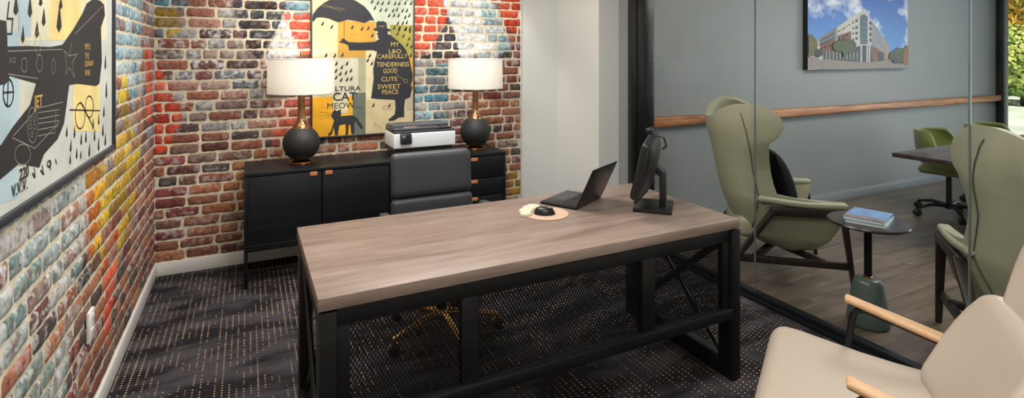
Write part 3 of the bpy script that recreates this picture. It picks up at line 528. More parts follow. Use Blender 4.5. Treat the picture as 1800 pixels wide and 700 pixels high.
for i, (x, y, R, cs, lb) in enumerate([
        (23.0, 8.3, (1.6, 2.2, 1.2), ('#4a6a2c', '#86a04a', '#c7c068'), 'bushy green shrub outside the far window, its leaves turning yellow'),
        (23.0, 13.2, (1.6, 2.2, 1.15), ('#28401c', '#55783a', '#8fa557'), 'darker green shrub outside, farther left behind the grey wall')]):
    t = thing('leafy_shrub', lb, 'shrub', (x, y, -.1))
    foliage((0, 0, 1.45), R, 8000, .09, i+1).build('foliage', leafmat('shrub_leaf', cs), t, 0)
    MB().tube([(0, 0, 0), (.05, .03, .7), (0, .1, 1.6)], [.09, .07, .04], 8).build('trunk', mat('bark', '#4a3b2c', .9), t)
t = thing('autumn_tree', 'tall tree with yellow and orange autumn leaves outside the window', 'tree', (28.5, 10.8, -.1))
foliage((0, 0, 5.3), (3.4, 4.2, 3.4), 14000, .17, 9).build('foliage', leafmat('autumn_leaf', ('#7a9a38', '#d9b040', '#f6d070')), t, 0)
MB().tube([(0, 0, 0), (.1, .05, 1.5), (0, .1, 3.8)], [.2, .15, .09], 10).build('trunk', mat('bark', '#4a3b2c', .9), t)

# ------------------------------------------------------------------ wooden rail on grey wall
mb = MB()
def rail(u, v):
    x = 3.0+u*(8.98-3.0); a = v*2*PI
    top = 1.012+.012*noise.noise(V((x*1.1, 0, 0))); bot = .935+.014*noise.noise(V((x*1.4, 4, 0)))
    zc, hz = (top+bot)/2, (top-bot)/2
    cy, cz = math.cos(a), math.sin(a)
    sy = math.copysign(abs(cy)**.45, cy); sz = math.copysign(abs(cz)**.45, cz)
    return V((x, 3.495+.033*sy+.004*noise.noise(V((x*3, 8, 0))), zc+hz*sz))
vs = mb.grid(rail, 140, 24)
mb.bm.faces.new(vs[0][:24]); mb.bm.faces.new(vs[-1][:24])
tag(mb.build('wall_rail', M['edgewood'], merge=True), 'long live-edge wooden rail running along the grey wall', 'rail')

# ------------------------------------------------------------------ framed print of a building (grey wall)
t = thing('canvas_print', 'unframed colour photograph of a corner apartment block under blue sky', 'picture', ((PRINT_EDGES[0][0]+PRINT_EDGES[1][0])/2, 3.50, 1.392))
m = bpy.data.materials.new('printed_sky'); m.use_nodes = True; nt = m.node_tree; N = nt.nodes; L = nt.links; bs = N['Principled BSDF']; bs.inputs['Roughness'].default_value = .5
tc = N.new('ShaderNodeTexCoord'); mp = N.new('ShaderNodeMapping'); mp.inputs['Scale'].default_value = (1.5, 1, 2.3); mp.inputs['Location'].default_value = (.35, 0, 1.1)
nz = N.new('ShaderNodeTexNoise'); nz.inputs['Scale'].default_value = 1.25; nz.inputs['Detail'].default_value = 9; nz.inputs['Roughness'].default_value = .58
r = N.new('ShaderNodeValToRGB'); e = r.color_ramp.elements; e[0].position = .49; e[0].color = (0, 0, 0, 1); e[1].position = .6; e[1].color = (1, 1, 1, 1)
gr = N.new('ShaderNodeSeparateXYZ'); g2 = N.new('ShaderNodeMapRange'); g2.inputs[1].default_value = 1.5; g2.inputs[2].default_value = 2.2
sk = N.new('ShaderNodeMix'); sk.data_type = 'RGBA'; sk.inputs['A'].default_value = hx('#5d97d2'); sk.inputs['B'].default_value = hx('#1c55ad')
mx = N.new('ShaderNodeMix'); mx.data_type = 'RGBA'; mx.inputs['B'].default_value = hx('#d6dde6')
L.new(tc.outputs['Object'], mp.inputs[0]); L.new(mp.outputs[0], nz.inputs['Vector']); L.new(nz.outputs['Fac'], r.inputs[0])
L.new(tc.outputs['Object'], gr.inputs[0]); L.new(gr.outputs[2], g2.inputs[0]); L.new(g2.outputs[0], sk.inputs['Factor']); L.new(sk.outputs['Result'], mx.inputs['A']); L.new(r.outputs[0], mx.inputs['Factor']); L.new(mx.outputs['Result'], bs.inputs['Base Color'])
PC = {'white': '#b7b4ab', 'grey': '#84898e', 'tan': '#9c8a74', 'dgrey': '#6a6d70', 'brick': '#6a3a2c', 'glass': '#455c6a', 'dark': '#2a3438', 'brick2': '#7a4632', 'road': '#857b74', 'win': '#3a4046', 'lgt': '#8d9ba3',
      'olive': '#5d5a22', 'green': '#3d451c', 'dgreen': '#1d2616', 'rust': '#8a5a24'}
keys = list(PC)
pm = [m, mat('canvas_side', '#1a1a1c', .6)]+[mat('print_'+k, PC[k], .5, vary=(.35 if k in ('green', 'olive', 'rust') else .1), vscale=20) for k in keys]
pe0, pe1 = PRINT_EDGES[0][0], PRINT_EDGES[1][0]; pz0 = 1.392
mb = MB(); mb.mi = 1; mb.box(pe0, pe1, -.02, .0299, pz0, 2.42, .001); mb.mi = 0
mb._add([(pe0+.003, -.021, pz0+.003), (pe1-.003, -.021, pz0+.003), (pe1-.003, -.021, 2.417), (pe0+.003, -.021, 2.417)], [(0, 1, 2, 3)], False)
def cl(p): return (min(max(p[0], pe0+.003), pe1-.003), max(p[1], pz0+.003))
for i, (k, P) in enumerate(PRINT):
    mb.mi = 2+keys.index(k); mb.poly([(cl(p)[0], -.0213-.00012*i, cl(p)[1]) for p in P])
for i, (k, P) in enumerate(PRINT_TREES):
    mb.mi = 2+keys.index(k)
    Q = []
    for a, b_ in zip(P, P[1:]+P[:1]):
        for s in range(8):
            q = s/8; x = a[0]+(b_[0]-a[0])*q; z = a[1]+(b_[1]-a[1])*q
            Q.append(cl((x+.02*noise.noise(V((x*40, z*40, i))), z+.02*noise.noise(V((x*40, z*40, i+7))))))
    if k == 'dark': Q = [cl(p) for p in P]
    mb.poly([(p[0], -.0213-.00012*(len(PRINT)+i+1), p[1]) for p in Q])
o = mb.build('printed_canvas', pm, t, 30); o.location = (-t.location.x, 0, -t.location.z)

# ------------------------------------------------------------------ art panel on back wall
AX0, AX1, AZ0, AZ1 = .437, 1.258, .892, 2.07
t = thing('framed_art', 'art panel between the lamps, man in hat under umbrella above a cat', 'artwork', (0, 4.385, 0))
mb = MB()
mb.box(AX0, AX0+.012, -.012, .03, AZ0, AZ1, .001); mb.box(AX1-.012, AX1, -.012, .03, AZ0, AZ1, .001)
mb.box(AX0, AX1, -.012, .03, AZ0, AZ0+.012, .001); mb.box(AX0, AX1, -.012, .03, AZ1-.012, AZ1, .001)
mb.build('frame', mat('slate_frame', '#2f333b', .4), t)
S = (AX1-AX0)/507
def A(x, y): return (AX0+(x-18)*S, AZ0+(672-y)*S*1.0)
def T(u, v, h): return V((u, -h, v))
ac = {'bg': '#c9c7ae', 'mustard': '#c8983a', 'pale': '#d8d39c', 'mint': '#c3cdb8', 'olive': '#9a9440', 'gold': '#c79a34', 'amber': '#dda31a', 'greygreen': '#5f675a', 'beige': '#c3b48c', 'cream': '#d3c9a4', 'ink': '#24252b', 'wash': '#a9a58a', 'letter': '#c6ad5e'}
ak = list(ac); am_ = [mat('art_'+k, ac[k], .55, vary=(.0 if k in ('ink', 'letter') else .12), vscale=7) for k in ak]
mb = MB(); mb.mi = ak.index('bg'); mb.box(AX0+.01, AX1-.01, -.004, .026, AZ0+.01, AZ1-.01, 0)
def patch(k, x0, y0, x1, y1, h):
    mb.mi = ak.index(k)
    a, b_ = A(x0, y1), A(x1, y0)
    a = (max(a[0], AX0+.011), max(a[1], AZ0+.011)); b_ = (min(b_[0], AX1-.011), min(b_[1], AZ1-.011))
    mb._add([T(a[0], a[1], h), T(b_[0], a[1], h), T(b_[0], b_[1], h), T(a[0], b_[1], h)], [(0, 1, 2, 3)], False)
for i, q in enumerate([('mint', 240, -60, 530, 110), ('pale', 10, -60, 240, 60), ('pale', 10, 90, 142, 255), ('mustard', 142, 105, 325, 285), ('olive', 398, 118, 530, 288), ('gold', 488, 285, 530, 458),
                       ('cream', 275, 240, 330, 495), ('wash', 240, 285, 276, 455), ('cream', 18, 255, 130, 475), ('amber', 10, 475, 215, 680), ('cream', 120, 470, 190, 560), ('greygreen', 213, 458, 276, 680), ('beige', 275, 495, 530, 680), ('wash', 480, 470, 530, 560), ('gold', 180, 120, 250, 170)]):
    patch(*q, .0045+.0001*i)
mb.mi = ak.index('ink'); rnd = random.Random(5)
def drop(x, y, L_, w_, sl=.35):
    dx = -sl*L_; c = [(x, y), (x+w_*.5+dx*.35, y+L_*.45), (x+w_*.55+dx*.75, y+L_*.8), (x+dx, y+L_), (x-w_*.5+dx*.8, y+L_*.8), (x-w_*.3+dx*.4, y+L_*.45)]
    mb.poly([T(*A(*p), .0066) for p in c])
for yy in range(-70, 130, 32):
    for xx in range(250, 520, 27):
        x, y = xx+rnd.uniform(-6, 6)+(yy//32 % 2)*12, yy+rnd.uniform(-5, 5)
        if y > 60 and x < 420: continue
        if x < 290 and y < 80 and y > -10 or (x < 300+y*.3 and y > 0): continue
        drop(x, y, 26, 9)
for x, y in [(30, 88), (76, 108), (118, 122), (215, 122), (262, 128), (292, 125), (312, 160), (92, 260), (132, 262), (168, 258), (140, 300), (165, 318), (190, 300), (208, 335), (138, 335), (158, 350), (185, 345), (138, 368), (162, 380), (190, 378), (210, 375), (290, 285), (310, 300), (300, 262), (450, 120), (480, 125), (505, 135), (440, 150), (470, 160), (500, 175), (490, 205), (512, 215), (508, 260), (505, 395), (512, 430), (318, 510), (398, 515)]:
    drop(x, y, 24, 10)
umb = [(25, 100), (28, 78), (48, 48), (78, 20), (112, 0), (150, -9), (190, -9), (230, 5), (270, 30), (298, 62), (318, 100), (300, 97), (285, 103), (270, 112), (245, 106), (215, 101), (190, 98), (170, 104), (145, 112), (125, 106), (100, 95), (70, 90), (45, 93), (30, 114)]
mb.poly([T(*A(*p), .0072) for p in umb])
mb.line2([A(172, 100), A(172, 215)], .003, T, .0074)
man = [(318, 148), (312, 141), (328, 135), (328, 108), (338, 100), (350, 103), (362, 100), (378, 107), (382, 135), (400, 142), (404, 148), (385, 152), (385, 165), (400, 170), (425, 190), (455, 215), (480, 245), (497, 290), (505, 330), (515, 375), (512, 405), (505, 425), (510, 455), (500, 490), (475, 500), (470, 540), (470, 590), (440, 592), (420, 605), (395, 608), (388, 600), (400, 590), (420, 575), (425, 545), (422, 500), (395, 498), (340, 493), (302, 488), (308, 440), (315, 390), (312, 340), (322, 290), (332, 255), (310, 247), (250, 248), (195, 248), (192, 225), (175, 215), (155, 212), (148, 205), (160, 203), (158, 195), (172, 190), (180, 200), (195, 208), (240, 210), (280, 208), (320, 205), (345, 190), (335, 185), (337, 170), (328, 168), (335, 160), (335, 151)]
mb.poly([T(*A(*p), .0072) for p in man])
cat = [(120, 545), (128, 535), (135, 545), (148, 540), (156, 535), (158, 560), (155, 570), (215, 568), (235, 585), (250, 610), (262, 630), (260, 640), (250, 635), (235, 612), (222, 595), (220, 625), (222, 655), (212, 664), (205, 655), (202, 620), (195, 610), (192, 640), (190, 663), (178, 664), (180, 640), (178, 610), (150, 615), (145, 640), (143, 662), (130, 664), (128, 650), (122, 620), (115, 655), (100, 665), (97, 655), (110, 640), (125, 590), (112, 570), (115, 555)]
mb.poly([T(*A(*p), .0072) for p in cat])
for a, b_ in [((112, 556), (55, 545)), ((112, 562), (52, 562)), ((112, 568), (62, 580)), ((158, 552), (205, 542)), ((158, 558), (210, 556)), ((356, 545), (410, 545)), ((362, 530), (400, 532)), ((356, 545), (366, 530)), ((318, 640), (322, 612)), ((318, 612), (350, 640))]:
    mb.line2([A(*a), A(*b_)], .0018, T, .0074)
for s, x, y, sz, wd_, bo in [('LTURA', 128, 447, 24, 124, .0005), ('CAT', 118, 494, 42, 112, .001), ('MEOW....', 90, 532, 30, 168, 0)]:
    mb.text(s, sz*S*1.35, *A(x, y), T, .0078, bo, width=wd_*S)
mb.build('canvas', am_, t, 30)
mb = MB()
for s, x, y, sz, rt, wd_ in [('MY', 400, 228, 26, 0, 44), ('L&O', 388, 262, 24, 0, 66), ('CAREFULLY', 330, 290, 25, .02, 158), ('TENDERNESS', 329, 330, 26, 0, 166), ('GOOD', 362, 364, 26, .04, 72), ('CUTE', 352, 404, 25, 0, 82), ('SWEET', 333, 442, 26, 0, 118), ('PEACE', 355, 470, 26, 0, 84), ('CARE', 338, 130, 8, 0, 30)]:
    MB().text(s, sz*S*1.25, *A(x, y), T, .0079, .0, rt, width=wd_*S).build('lettering', am_[ak.index('letter')], t, 0)
mb.line2([A(425, 365), A(470, 402)], .002, T, .0079)
cc = [A(477+10*math.cos(k*PI/6), 405+10*math.sin(k*PI/6)) for k in range(13)]; mb.line2(cc, .0025, T, .0079)
mb.build('pocket_chain', am_[ak.index('letter')], t, 0); mb = MB()
for x0, y0, x1, y1 in [(60, 30, 170, 45), (70, 38, 180, 52), (80, 28, 160, 60)]: mb.line2([A(x0, y0), A(x1, y1)], .001, T, .0079)
mb.build('chalk_scratches', am_[ak.index('letter')], t, 0)

# ------------------------------------------------------------------ large art panel on left wall
t = thing('framed_art', 'large art panel on the left wall with a black reaching arm', 'artwork', (XL, 0, 0))
LY0, LY1, LZ0, LZ1 = 1.20, 2.97, 1.118, 2.3
mb = MB()
mb.box(.0, .044, LY0-.006, LY0+.014, LZ0-.008, LZ1, .001); mb.box(.0, .044, LY1-.014, LY1+.006, LZ0-.008, LZ1, .001)
mb.box(.0, .044, LY0, LY1, LZ0-.008, LZ0+.014, .001); mb.box(.0, .04, LY0, LY1, LZ1-.014, LZ1, .001)
mb.build('frame', mat('slate_frame', '#2f333b', .4), t)
lc = {'bg': '#b4b7b1', 'pale': '#c3bfa4', 'yel': '#d0bd7c', 'blue': '#9db1b9', 'grey': '#b4b4a6', 'ink': '#171515', 'line': '#8d8a80', 'gold': '#b79a4e', 'red': '#b5523c'}
lk = list(lc); lm = [mat('panel_'+k, lc[k], .8, vary=(.0 if k in ('ink', 'line', 'gold') else .15), vscale=6) for k in lk]
TL = lambda u, v, h: V((h, u, v))
def cly(p): return (min(max(p[0], LY0+.013), LY1-.013), min(max(p[1], LZ0+.013), LZ1-.013))
def clip_poly(P):
    """Sutherland-Hodgman against the panel"""
    def cut(P, ax, v, sgn):
        out = []
        for a, b_ in zip(P, P[1:]+P[:1]):
            ia, ib = (a[ax]-v)*sgn >= 0, (b_[ax]-v)*sgn >= 0
            if ia: out.append(a)
            if ia != ib:
                q = (v-a[ax])/(b_[ax]-a[ax]); out.append((a[0]+(b_[0]-a[0])*q, a[1]+(b_[1]-a[1])*q))
        return out
    for ax, v, s in ((0, LY0+.013, 1), (0, LY1-.013, -1), (1, LZ0+.013, 1), (1, LZ1-.013, -1)):
        if len(P) > 2: P = cut(P, ax, v, s)
    return P
mb = MB(); mb.mi = lk.index('bg'); mb.box(.004, .032, LY0+.01, LY1-.01, LZ0+.01, LZ1-.01, 0)
for i, (k, P) in enumerate(LEFT_PATCH):
    P = clip_poly(P)
    if len(P) > 2: mb.mi = lk.index(k); mb.poly([TL(*p, .0323+.0001*i) for p in P])
mb.mi = lk.index('ink')
for P in LEFT_DROPS:
    P = clip_poly(P)
    if len(P) > 2: mb.poly([TL(*p, .0334) for p in P])
rnd = random.Random(3)
for i in range(46):      # rain on the rest of the sheet
    y = LY0+.03+rnd.random()*1.7; z = 1.85+rnd.random()*.38
    P = clip_poly([(y, z), (y+.008, z+.02), (y+.002, z+.055), (y-.008, z+.02)])
    if len(P) > 2: mb.poly([TL(*p, .0333) for p in P])
mb.poly([TL(*p, .0337) for p in clip_poly(ARM_SHAPE)])
for P in LEFT_LINES_BLACK: mb.line2([cly(p) for p in P], .005, TL, .0335)
mb.build('canvas', lm, t, 30)
mb = MB(); mb.mi = lk.index('line')
for P in LEFT_LINES_WHITE: mb.line2([cly(p) for p in P], .0022, TL, .0342)
mb.build('chalk_drawing', lm, t, 0); mb = MB()
mb.mi = lk.index('gold'); q = LEFT_TEXT_POS
mb.text('JET', .05, *q[0], TL, .0345, .0006); mb.build('gold_word', lm, t, 0); mb = MB(); mb.mi = lk.index('gold')
for k, s in enumerate(('MITO', 'THE', 'SUNNAY', 'WAR')): mb.text(s, .032, *q[3+k], TL, .0345, .0, sx=1.0)
mb.build('gold_words', lm, t, 0); mb = MB(); mb.mi = lk.index('ink'); mb.text('220', .045, *q[1], TL, .0345, .0008); mb.build('number', lm, t, 0); mb = MB(); mb.mi = lk.index('ink'); mb.text('V.V.V.', .045, *q[2], TL, .0345, .0008)
mb.build('lettering', lm, t, 0)

# outlet on left wall
t = thing('wall_outlet', 'white wall outlet plate low on the left brick wall', 'outlet', (XL+.006, 2.685, .445))
MB().rbox((.006, 0, 0), (.012, .078, .122), .004).build('cover_plate', M['plate'], t)
for z in (.028, -.028):
    f = MB().rbox((.0125, 0, z), (.003, .034, .03), .003).build('socket', M['plate'], t)
    for y in (-.007, .007): MB().rbox((.0143, y, z+.003), (.001, .002, .009), 0).build('slot', M['slot'], f)
    MB().rbox((.0143, 0, z-.008), (.001, .004, .004), 0).build('slot', M['slot'], f)

# ------------------------------------------------------------------ credenza
CX0, CX1, CY0, CY1 = -.02, 1.88, 3.90, 4.36
t = thing('credenza', 'long black credenza with copper leather pulls against the brick wall', 'cabinet', ((CX0+CX1)/2, (CY0+CY1)/2, 0))
def loc(o): o.location = (-(CX0+CX1)/2, -(CY0+CY1)/2, 0); return o
mb = MB(); mb.box(CX0, CX1, CY0, CY1, .735, .76, .003); mb.box(CX0, CX0+.022, CY0+.004, CY1, .28, .735, .002); mb.box(CX1-.022, CX1, CY0+.004, CY1, .28, .735, .002)
mb.box(CX0, CX1, CY0+.004, CY1, .262, .285, .002); mb.box(CX0, CX1, CY1-.01, CY1, .27, .75, 0); mb.box(.9255, .9385, CY0+.03, CY1, .28, .735, 0)
loc(mb.build('case', M['cabinet'], t))
for i, (a, b_) in enumerate([(.0, .461), (.464, .93), (.934, 1.405)]):
    d = loc(MB().box(a+.003, b_, CY0+.003, CY0+.024, .288, .732, .003).build('door', M['cabinet'], t))
    hx_ = (b_-.052) if i != 1 else (a+.045)
    MB().box(hx_-.024, hx_+.024, CY0-.004, CY0+.02, .706, .734, .003).build('leather_pull', M['copper'], d)
for z0, z1 in [(.562, .732), (.425, .557), (.288, .420)]:
    d = loc(MB().box(1.409, 1.857, CY0+.003, CY0+.024, z0, z1, .003).build('drawer', M['cabinet'], t))
    MB().box(1.575, 1.632, CY0-.004, CY0+.02, z1-.03, z1-.004, .003).build('leather_pull', M['copper'], d)
for x in (CX0, CX1-.9):
    mb = MB(); x1 = x+.9; s = .022
    for xx in (x, x1-s):
        for yy in (CY0+.004, CY1-s): mb.box(xx, xx+s, yy, yy+s, 0, .262, .002)
    for yy in (CY0+.004, CY1-s):
        mb.box(x, x1, yy, yy+s, .24, .262, .002); mb.box(x, x1, yy, yy+s, .10, .118, .002)
    for xx in (x, x1-s): mb.box(xx, xx+s, CY0, CY1, .24, .262, .002); mb.box(xx, xx+s, CY0, CY1, .10, .118, .002)
    loc(mb.build('leg_frame', mat('blackened_steel', '#1e1d1d', .4, .7), t))
# cable hanging behind
pts = [(.28, 4.395, .28), (.275, 4.39, .2), (.28, 4.38, .1), (.31, 4.36, .03), (.36, 4.34, .006), (.5, 4.33, .005)]
tag(MB().tube(fillet(pts, .06, 4), .004, 8).build('power_cable', M['cable']), 'thin pale power cable hanging to the floor beneath the black credenza', 'cable')

# ------------------------------------------------------------------ table lamps
def lamp(x, y, label):
    t = thing('table_lamp', label, 'lamp', (x, y, .76), 0, 'table lamps on the credenza')
    MB().lathe([(0, 0), (.078, 0), (.086, .003), (.086, .010), (.08, .012), (.08, .018), (.072, .022), (.055, .024), (.0, .024)]).build('foot', M['brass'], t)
    R, c = .127, .145
    prof = [(0, .022)]+[(R*math.sin(a), c-R*math.cos(a)) for a in [math.radians(q) for q in range(24, 152, 6)]]
    e = prof[-1]; MB().lathe(prof).build('body', M['matte_black'], t)
    a0 = e
    pr_ = [(a0[0]+.001, a0[1]-.004), (a0[0]+.001, a0[1]+.002), (.05, a0[1]+.022), (.037, a0[1]+.04), (.030, a0[1]+.06), (.0265, a0[1]+.085), (.0245, .42), (.0245, .50), (.02, .505), (.0, .505)]
    MB().lathe(pr_).build('neck', M['brass'], t)
    mb = MB()
    for k in range(9): mb.lathe([(.0252, .365+k*.014), (.0258, .367+k*.014), (.0252, .369+k*.014)], n=32)
    mb.build('neck_ring', M['tyre'], t)
    MB().lathe([(0, .735), (.009, .735), (.011, .742), (.011, .792), (.008, .796), (0, .796)], n=20).build('finial', M['brass'], t)
    R1 = .228; z0, z1 = .505, .752
    s = MB().lathe([(R1, z0), (R1*.985, z1)], n=96).build('lamp_shade', M['shade'], t)
    MB().lathe([(R1+.001, z0-.001), (R1+.002, z0+.002), (R1+.001, z0+.006), (R1-.002, z0+.003), (R1+.001, z0-.001)], n=96).build('shade_rim', M['plate'], s)
    MB().lathe([(R1*.985+.001, z1-.006), (R1*.985+.002, z1-.002), (R1*.985+.001, z1+.001), (R1*.985-.002, z1-.003), (R1*.985+.001, z1-.006)], n=96).build('shade_rim', M['plate'], s)
    mb = MB()
    for k in range(3):
        a = k*2*PI/3; mb.tube([(0, 0, .74), (R1*.98*math.cos(a), R1*.98*math.sin(a), .745)], .0025, 6)
    mb.tube([(0, 0, .5), (0, 0, .74)], .004, 8)
    mb.build('harp', M['brass'], t)
    MB().lathe([(0, .505), (.014, .51), (.016, .54), (.03, .575), (.032, .60), (.02, .63), (0, .637)], n=24).build('bulb', mat('frosted_bulb', '#f2ead8', .5), t)
    return t
lamp(.349, 4.125, 'black globe lamp, white drum shade, left end of the credenza')
lamp(1.70, 4.115, 'black globe lamp, white drum shade, behind and right of the printer')

# ------------------------------------------------------------------ printer
t = thing('printer', 'white and dark grey printer standing on the black credenza', 'printer', (1.225, 4.115, .76))
def PB(mb, x0, x1, y0, y1, z0, z1, r=.006): return mb.box(x0-1.225, x1-1.225, y0-4.115, y1-4.115, z0-.76, z1-.76, r, 3)
PB(MB(), 1.0, 1.45, 3.99, 4.25, .76, .835).build('paper_tray', M['plastic'], t)
PB(MB(), .98, 1.47, 3.965, 4.265, .832, .945, .01).build('body', M['printer_white'], t)
mb = MB(); PB(mb, .985, 1.465, 3.972, 4.262, .943, .962, .004); PB(mb, .985, 1.34, 3.975, 4.262, .96, .985, .008); mb.build('scanner_lid', M['plasticg'], t)
mb = MB()
PB(mb, .992, 1.43, 4.06, 4.25, .983, 1.0, .006)
mb.rbox((1.39-1.225, 3.99-4.115+.05, .205), (.12, .12, .008), .003, 2, Matrix.Rotation(-.18, 3, 'X'))
mb.build('document_feeder', M['darktop'], t)
p = MB().rbox((1.07-1.225, 3.955-4.115, .148), (.088, .022, .078), .008, 3, Matrix.Rotation(-.22, 3, 'X')).build('control_panel', M['plastic'], t)
MB().rbox((1.07-1.225, 3.943-4.115, .151), (.06, .004, .045), .002, 2, Matrix.Rotation(-.22, 3, 'X')).build('touch_screen', M['screenglass'], p)
MB().rbox((1.12-1.225, 4.02-4.115, .2255), (.1, .03, .001), 0).build('sticker', M['pad'], t)
# little items beside the printer
tag(MB().rbox((1.505, 4.02, .767), (.035, .03, .013), .003).build('wooden_block', M['oak']), 'tiny light wooden block beside the printer', 'block')

# ------------------------------------------------------------------ desk
DX0, DX1, DY0, DY1 = .199, 2.088, 1.783, 2.58
t = thing('desk', 'executive desk with taupe wood top and black metal-mesh front', 'desk', ((DX0+DX1)/2, (DY0+DY1)/2, 0))
def dl(o): o.location = (-(DX0+DX1)/2, -(DY0+DY1)/2, 0); return o
dl(MB().box(DX0, DX1, DY0, DY1, .718, .76, .002).build('desk_top', M['laminate'], t))
PW = .055; PD = .085
for x in (DX0+.004, DX1-PW+.006):
    for y in (DY0+.002, DY1-PD-.004):
        dl(MB().box(x, x+PW, y, y+PD, 0, .71, .004).build('leg', M['black_wood'], t))
    dl(MB().box(x+.002, x+PW-.002, DY0+PD, DY1-PD, 0, .085, .004).build('floor_rail', M['black_wood'], t))
    dl(MB().box(x+.002, x+PW-.002, DY0+PD, DY1-PD, .66, .71, .003).build('end_rail', M['black_wood'], t))
    xc = x+PW/2
    dl(MB().bar((xc+.006, DY0+PD, .64), (xc+.006, DY1-PD, .10), .012, .035).build('cross_brace', M['black_wood'], t))
    dl(MB().tube([(xc-.008, DY0+PD+.004, .10), (xc-.008, DY1-PD-.004, .65)], .011, 10).build('cross_brace', M['black_metal'], t))
mb = MB(); fx0, fx1 = DX0+.004+PW, DX1-PW+.006
mb.box(fx0, fx1, DY0+.014, DY0+.05, .655, .712, .003)
mb.box(fx0, fx0+.042, DY0+.016, DY0+.05, .34, .66, .003); mb.box(fx1-.042, fx1, DY0+.016, DY0+.05, .34, .66, .003)
mb.box(.69, .756, DY0+.014, DY0+.05, .34, .66, .003); mb.box(1.515, 1.585, DY0+.014, DY0+.05, .34, .66, .003)
mb.box(fx0, fx1, DY0-.004, DY0+.052, .298, .345, .004)
# rounded gussets in the corners of the bays
for (a, b_) in ((fx0+.042, .69), (.756, 1.515), (1.585, fx1-.042)):
    for x, sx in ((a, 1), (b_, -1)):
        pts = [(x-sx*.002, DY0+.02, .66)]+[(x+sx*(.03-.03*math.sin(q*PI/8)), DY0+.02, .66-.0-(.03-.03*math.cos(q*PI/8)) if False else .656-.03+.03*math.sin(q*PI/8)*0+.03*(1-math.cos((4-q)*PI/8))*0+.03*math.sin(0)) for q in range(0)]
        pts = [(x-sx*.002, DY0+.02, .657), (x+sx*.026, DY0+.02, .657), (x+sx*.012, DY0+.02, .651), (x+sx*.004, DY0+.02, .643), (x-sx*.002, DY0+.02, .629)]
        mb.prism(pts, (0, .02, 0))
dl(mb.build('front_frame', M['black_wood'], t))
dl(MB().box(fx0, fx1, DY1-.06, DY1-.03, .65, .71, .003).build('rear_rail', M['black_wood'], t))
for a, b_ in ((fx0+.042, .69), (.756, 1.515), (1.585, fx1-.042)):
    mb = MB(); y = DY0+.034; z0, z1 = .345, .657; sx, sz = .0135, .0235; k = sz/sx; n = int((b_-a)/sx)+1; mz = (z1-z0)/k
    for sg in (1, -1):
        i = -int(mz/sx)-1
        while i < n+int(mz/sx)+1:
            x0 = a+i*sx
            # line x = x0 + sg*(z-z0)/k
            za, zb = z0, z1
            pts = []
            xa, xb = x0, x0+sg*mz
            lo, hi = 0., 1.
            for (p0, d, mn, mxv) in ((xa, xb-xa, a, b_),):
                if d != 0:
                    t0, t1 = (mn-p0)/d, (mxv-p0)/d
                    if t0 > t1: t0, t1 = t1, t0
                    lo, hi = max(lo, t0), min(hi, t1)
            if hi-lo > .01:
                P = V((xa+(xb-xa)*lo, y, z0+(z1-z0)*lo)); Q = V((xa+(xb-xa)*hi, y, z0+(z1-z0)*hi))
                d = (Q-P).normalized(); nrm = V((-d.z, 0, d.x))*.0014; o2 = V((0, .0016, 0))
                c = [P+nrm-o2, P-nrm-o2, P-nrm+o2, P+nrm+o2]; e = [q+(Q-P) for q in c]
                mb._add(c+e, [(0, 1, 5, 4), (1, 2, 6, 5), (2, 3, 7, 6), (3, 0, 4, 7)], False)
            i += 1
    dl(mb.build('mesh_panel', M['black_metal'], t, 0))

# ------------------------------------------------------------------ office chair
OX, OY = .965, 2.82
t = thing('office_chair', 'charcoal leather office chair with gold base behind the desk', 'chair', (OX, OY, 0), 0)
# local: faces -y
def warpb(p): return (p.x*(1-.05*max(0, p.z)), p.y-.25*p.x*p.x*2+.0, p.z)
def cush(cz, w_, h_, lean, y0, rnd_):
    def wf(p):
        b = 1-(abs(p.x)/(w_/2))**3*.25
        return (p.x, p.y*b-.32*p.x*p.x, p.z)
    return MB().rbox((0, y0, cz), (w_, .07, h_), rnd_, 5, Matrix.Rotation(lean, 3, 'X'), wf, cuts=7)
cush(.848, .485, .255, -.12, .20, .033).build('upper_back_cushion', M['leather'], t)
cush(.605, .49, .235, -.10, .175, .033).build('lower_back_cushion', M['leather'], t)
mb = MB(); mb.rbox((0, .232, .73), (.45, .03, .47), .014, 3, Matrix.Rotation(-.11, 3, 'X'), lambda p: (p.x, p.y-.32*p.x*p.x, p.z), cuts=5)
mb.build('back_shell', M['plastic'], t)
MB().rbox((0, -.03, .46), (.50, .48, .085), .04, 5, None, lambda p: (p.x, p.y, p.z+.25*p.x*p.x-.12*max(0, -p.y-.12)), cuts=5).build('seat', M['leather'], t)
MB().rbox((0, -.01, .405), (.26, .3, .03), .01).build('seat_plate', M['plastic'], t)
for s in (-1, 1):
    a = MB().tube(fillet([(s*.2, -.02, .42), (s*.285, -.02, .43), (s*.292, -.1, .64), (s*.292, .10, .645), (s*.25, .185, .62)], .05, 5), .011, 10).build('arm', M['gold'], t)
    MB().rbox((s*.295, .0, .664), (.052, .26, .028), .013, 4, None, lambda p: (p.x, p.y, p.z-.6*p.y*p.y), cuts=3).build('arm_pad', M['leather'], a)
mb = MB().lathe([(0, .09), (.028, .09), (.028, .20), (.02, .202), (.02, .395), (0, .395)], n=24); mb.build('gas_column', M['plastic'], t)
MB().lathe([(0, .085), (.038, .085), (.042, .10), (.042, .125), (.034, .14), (.03, .14)], n=24).build('hub', M['gold'], t)
ang = [math.atan2(y-OY, x-OX) for x, y in ((.658, 2.737),)][0]
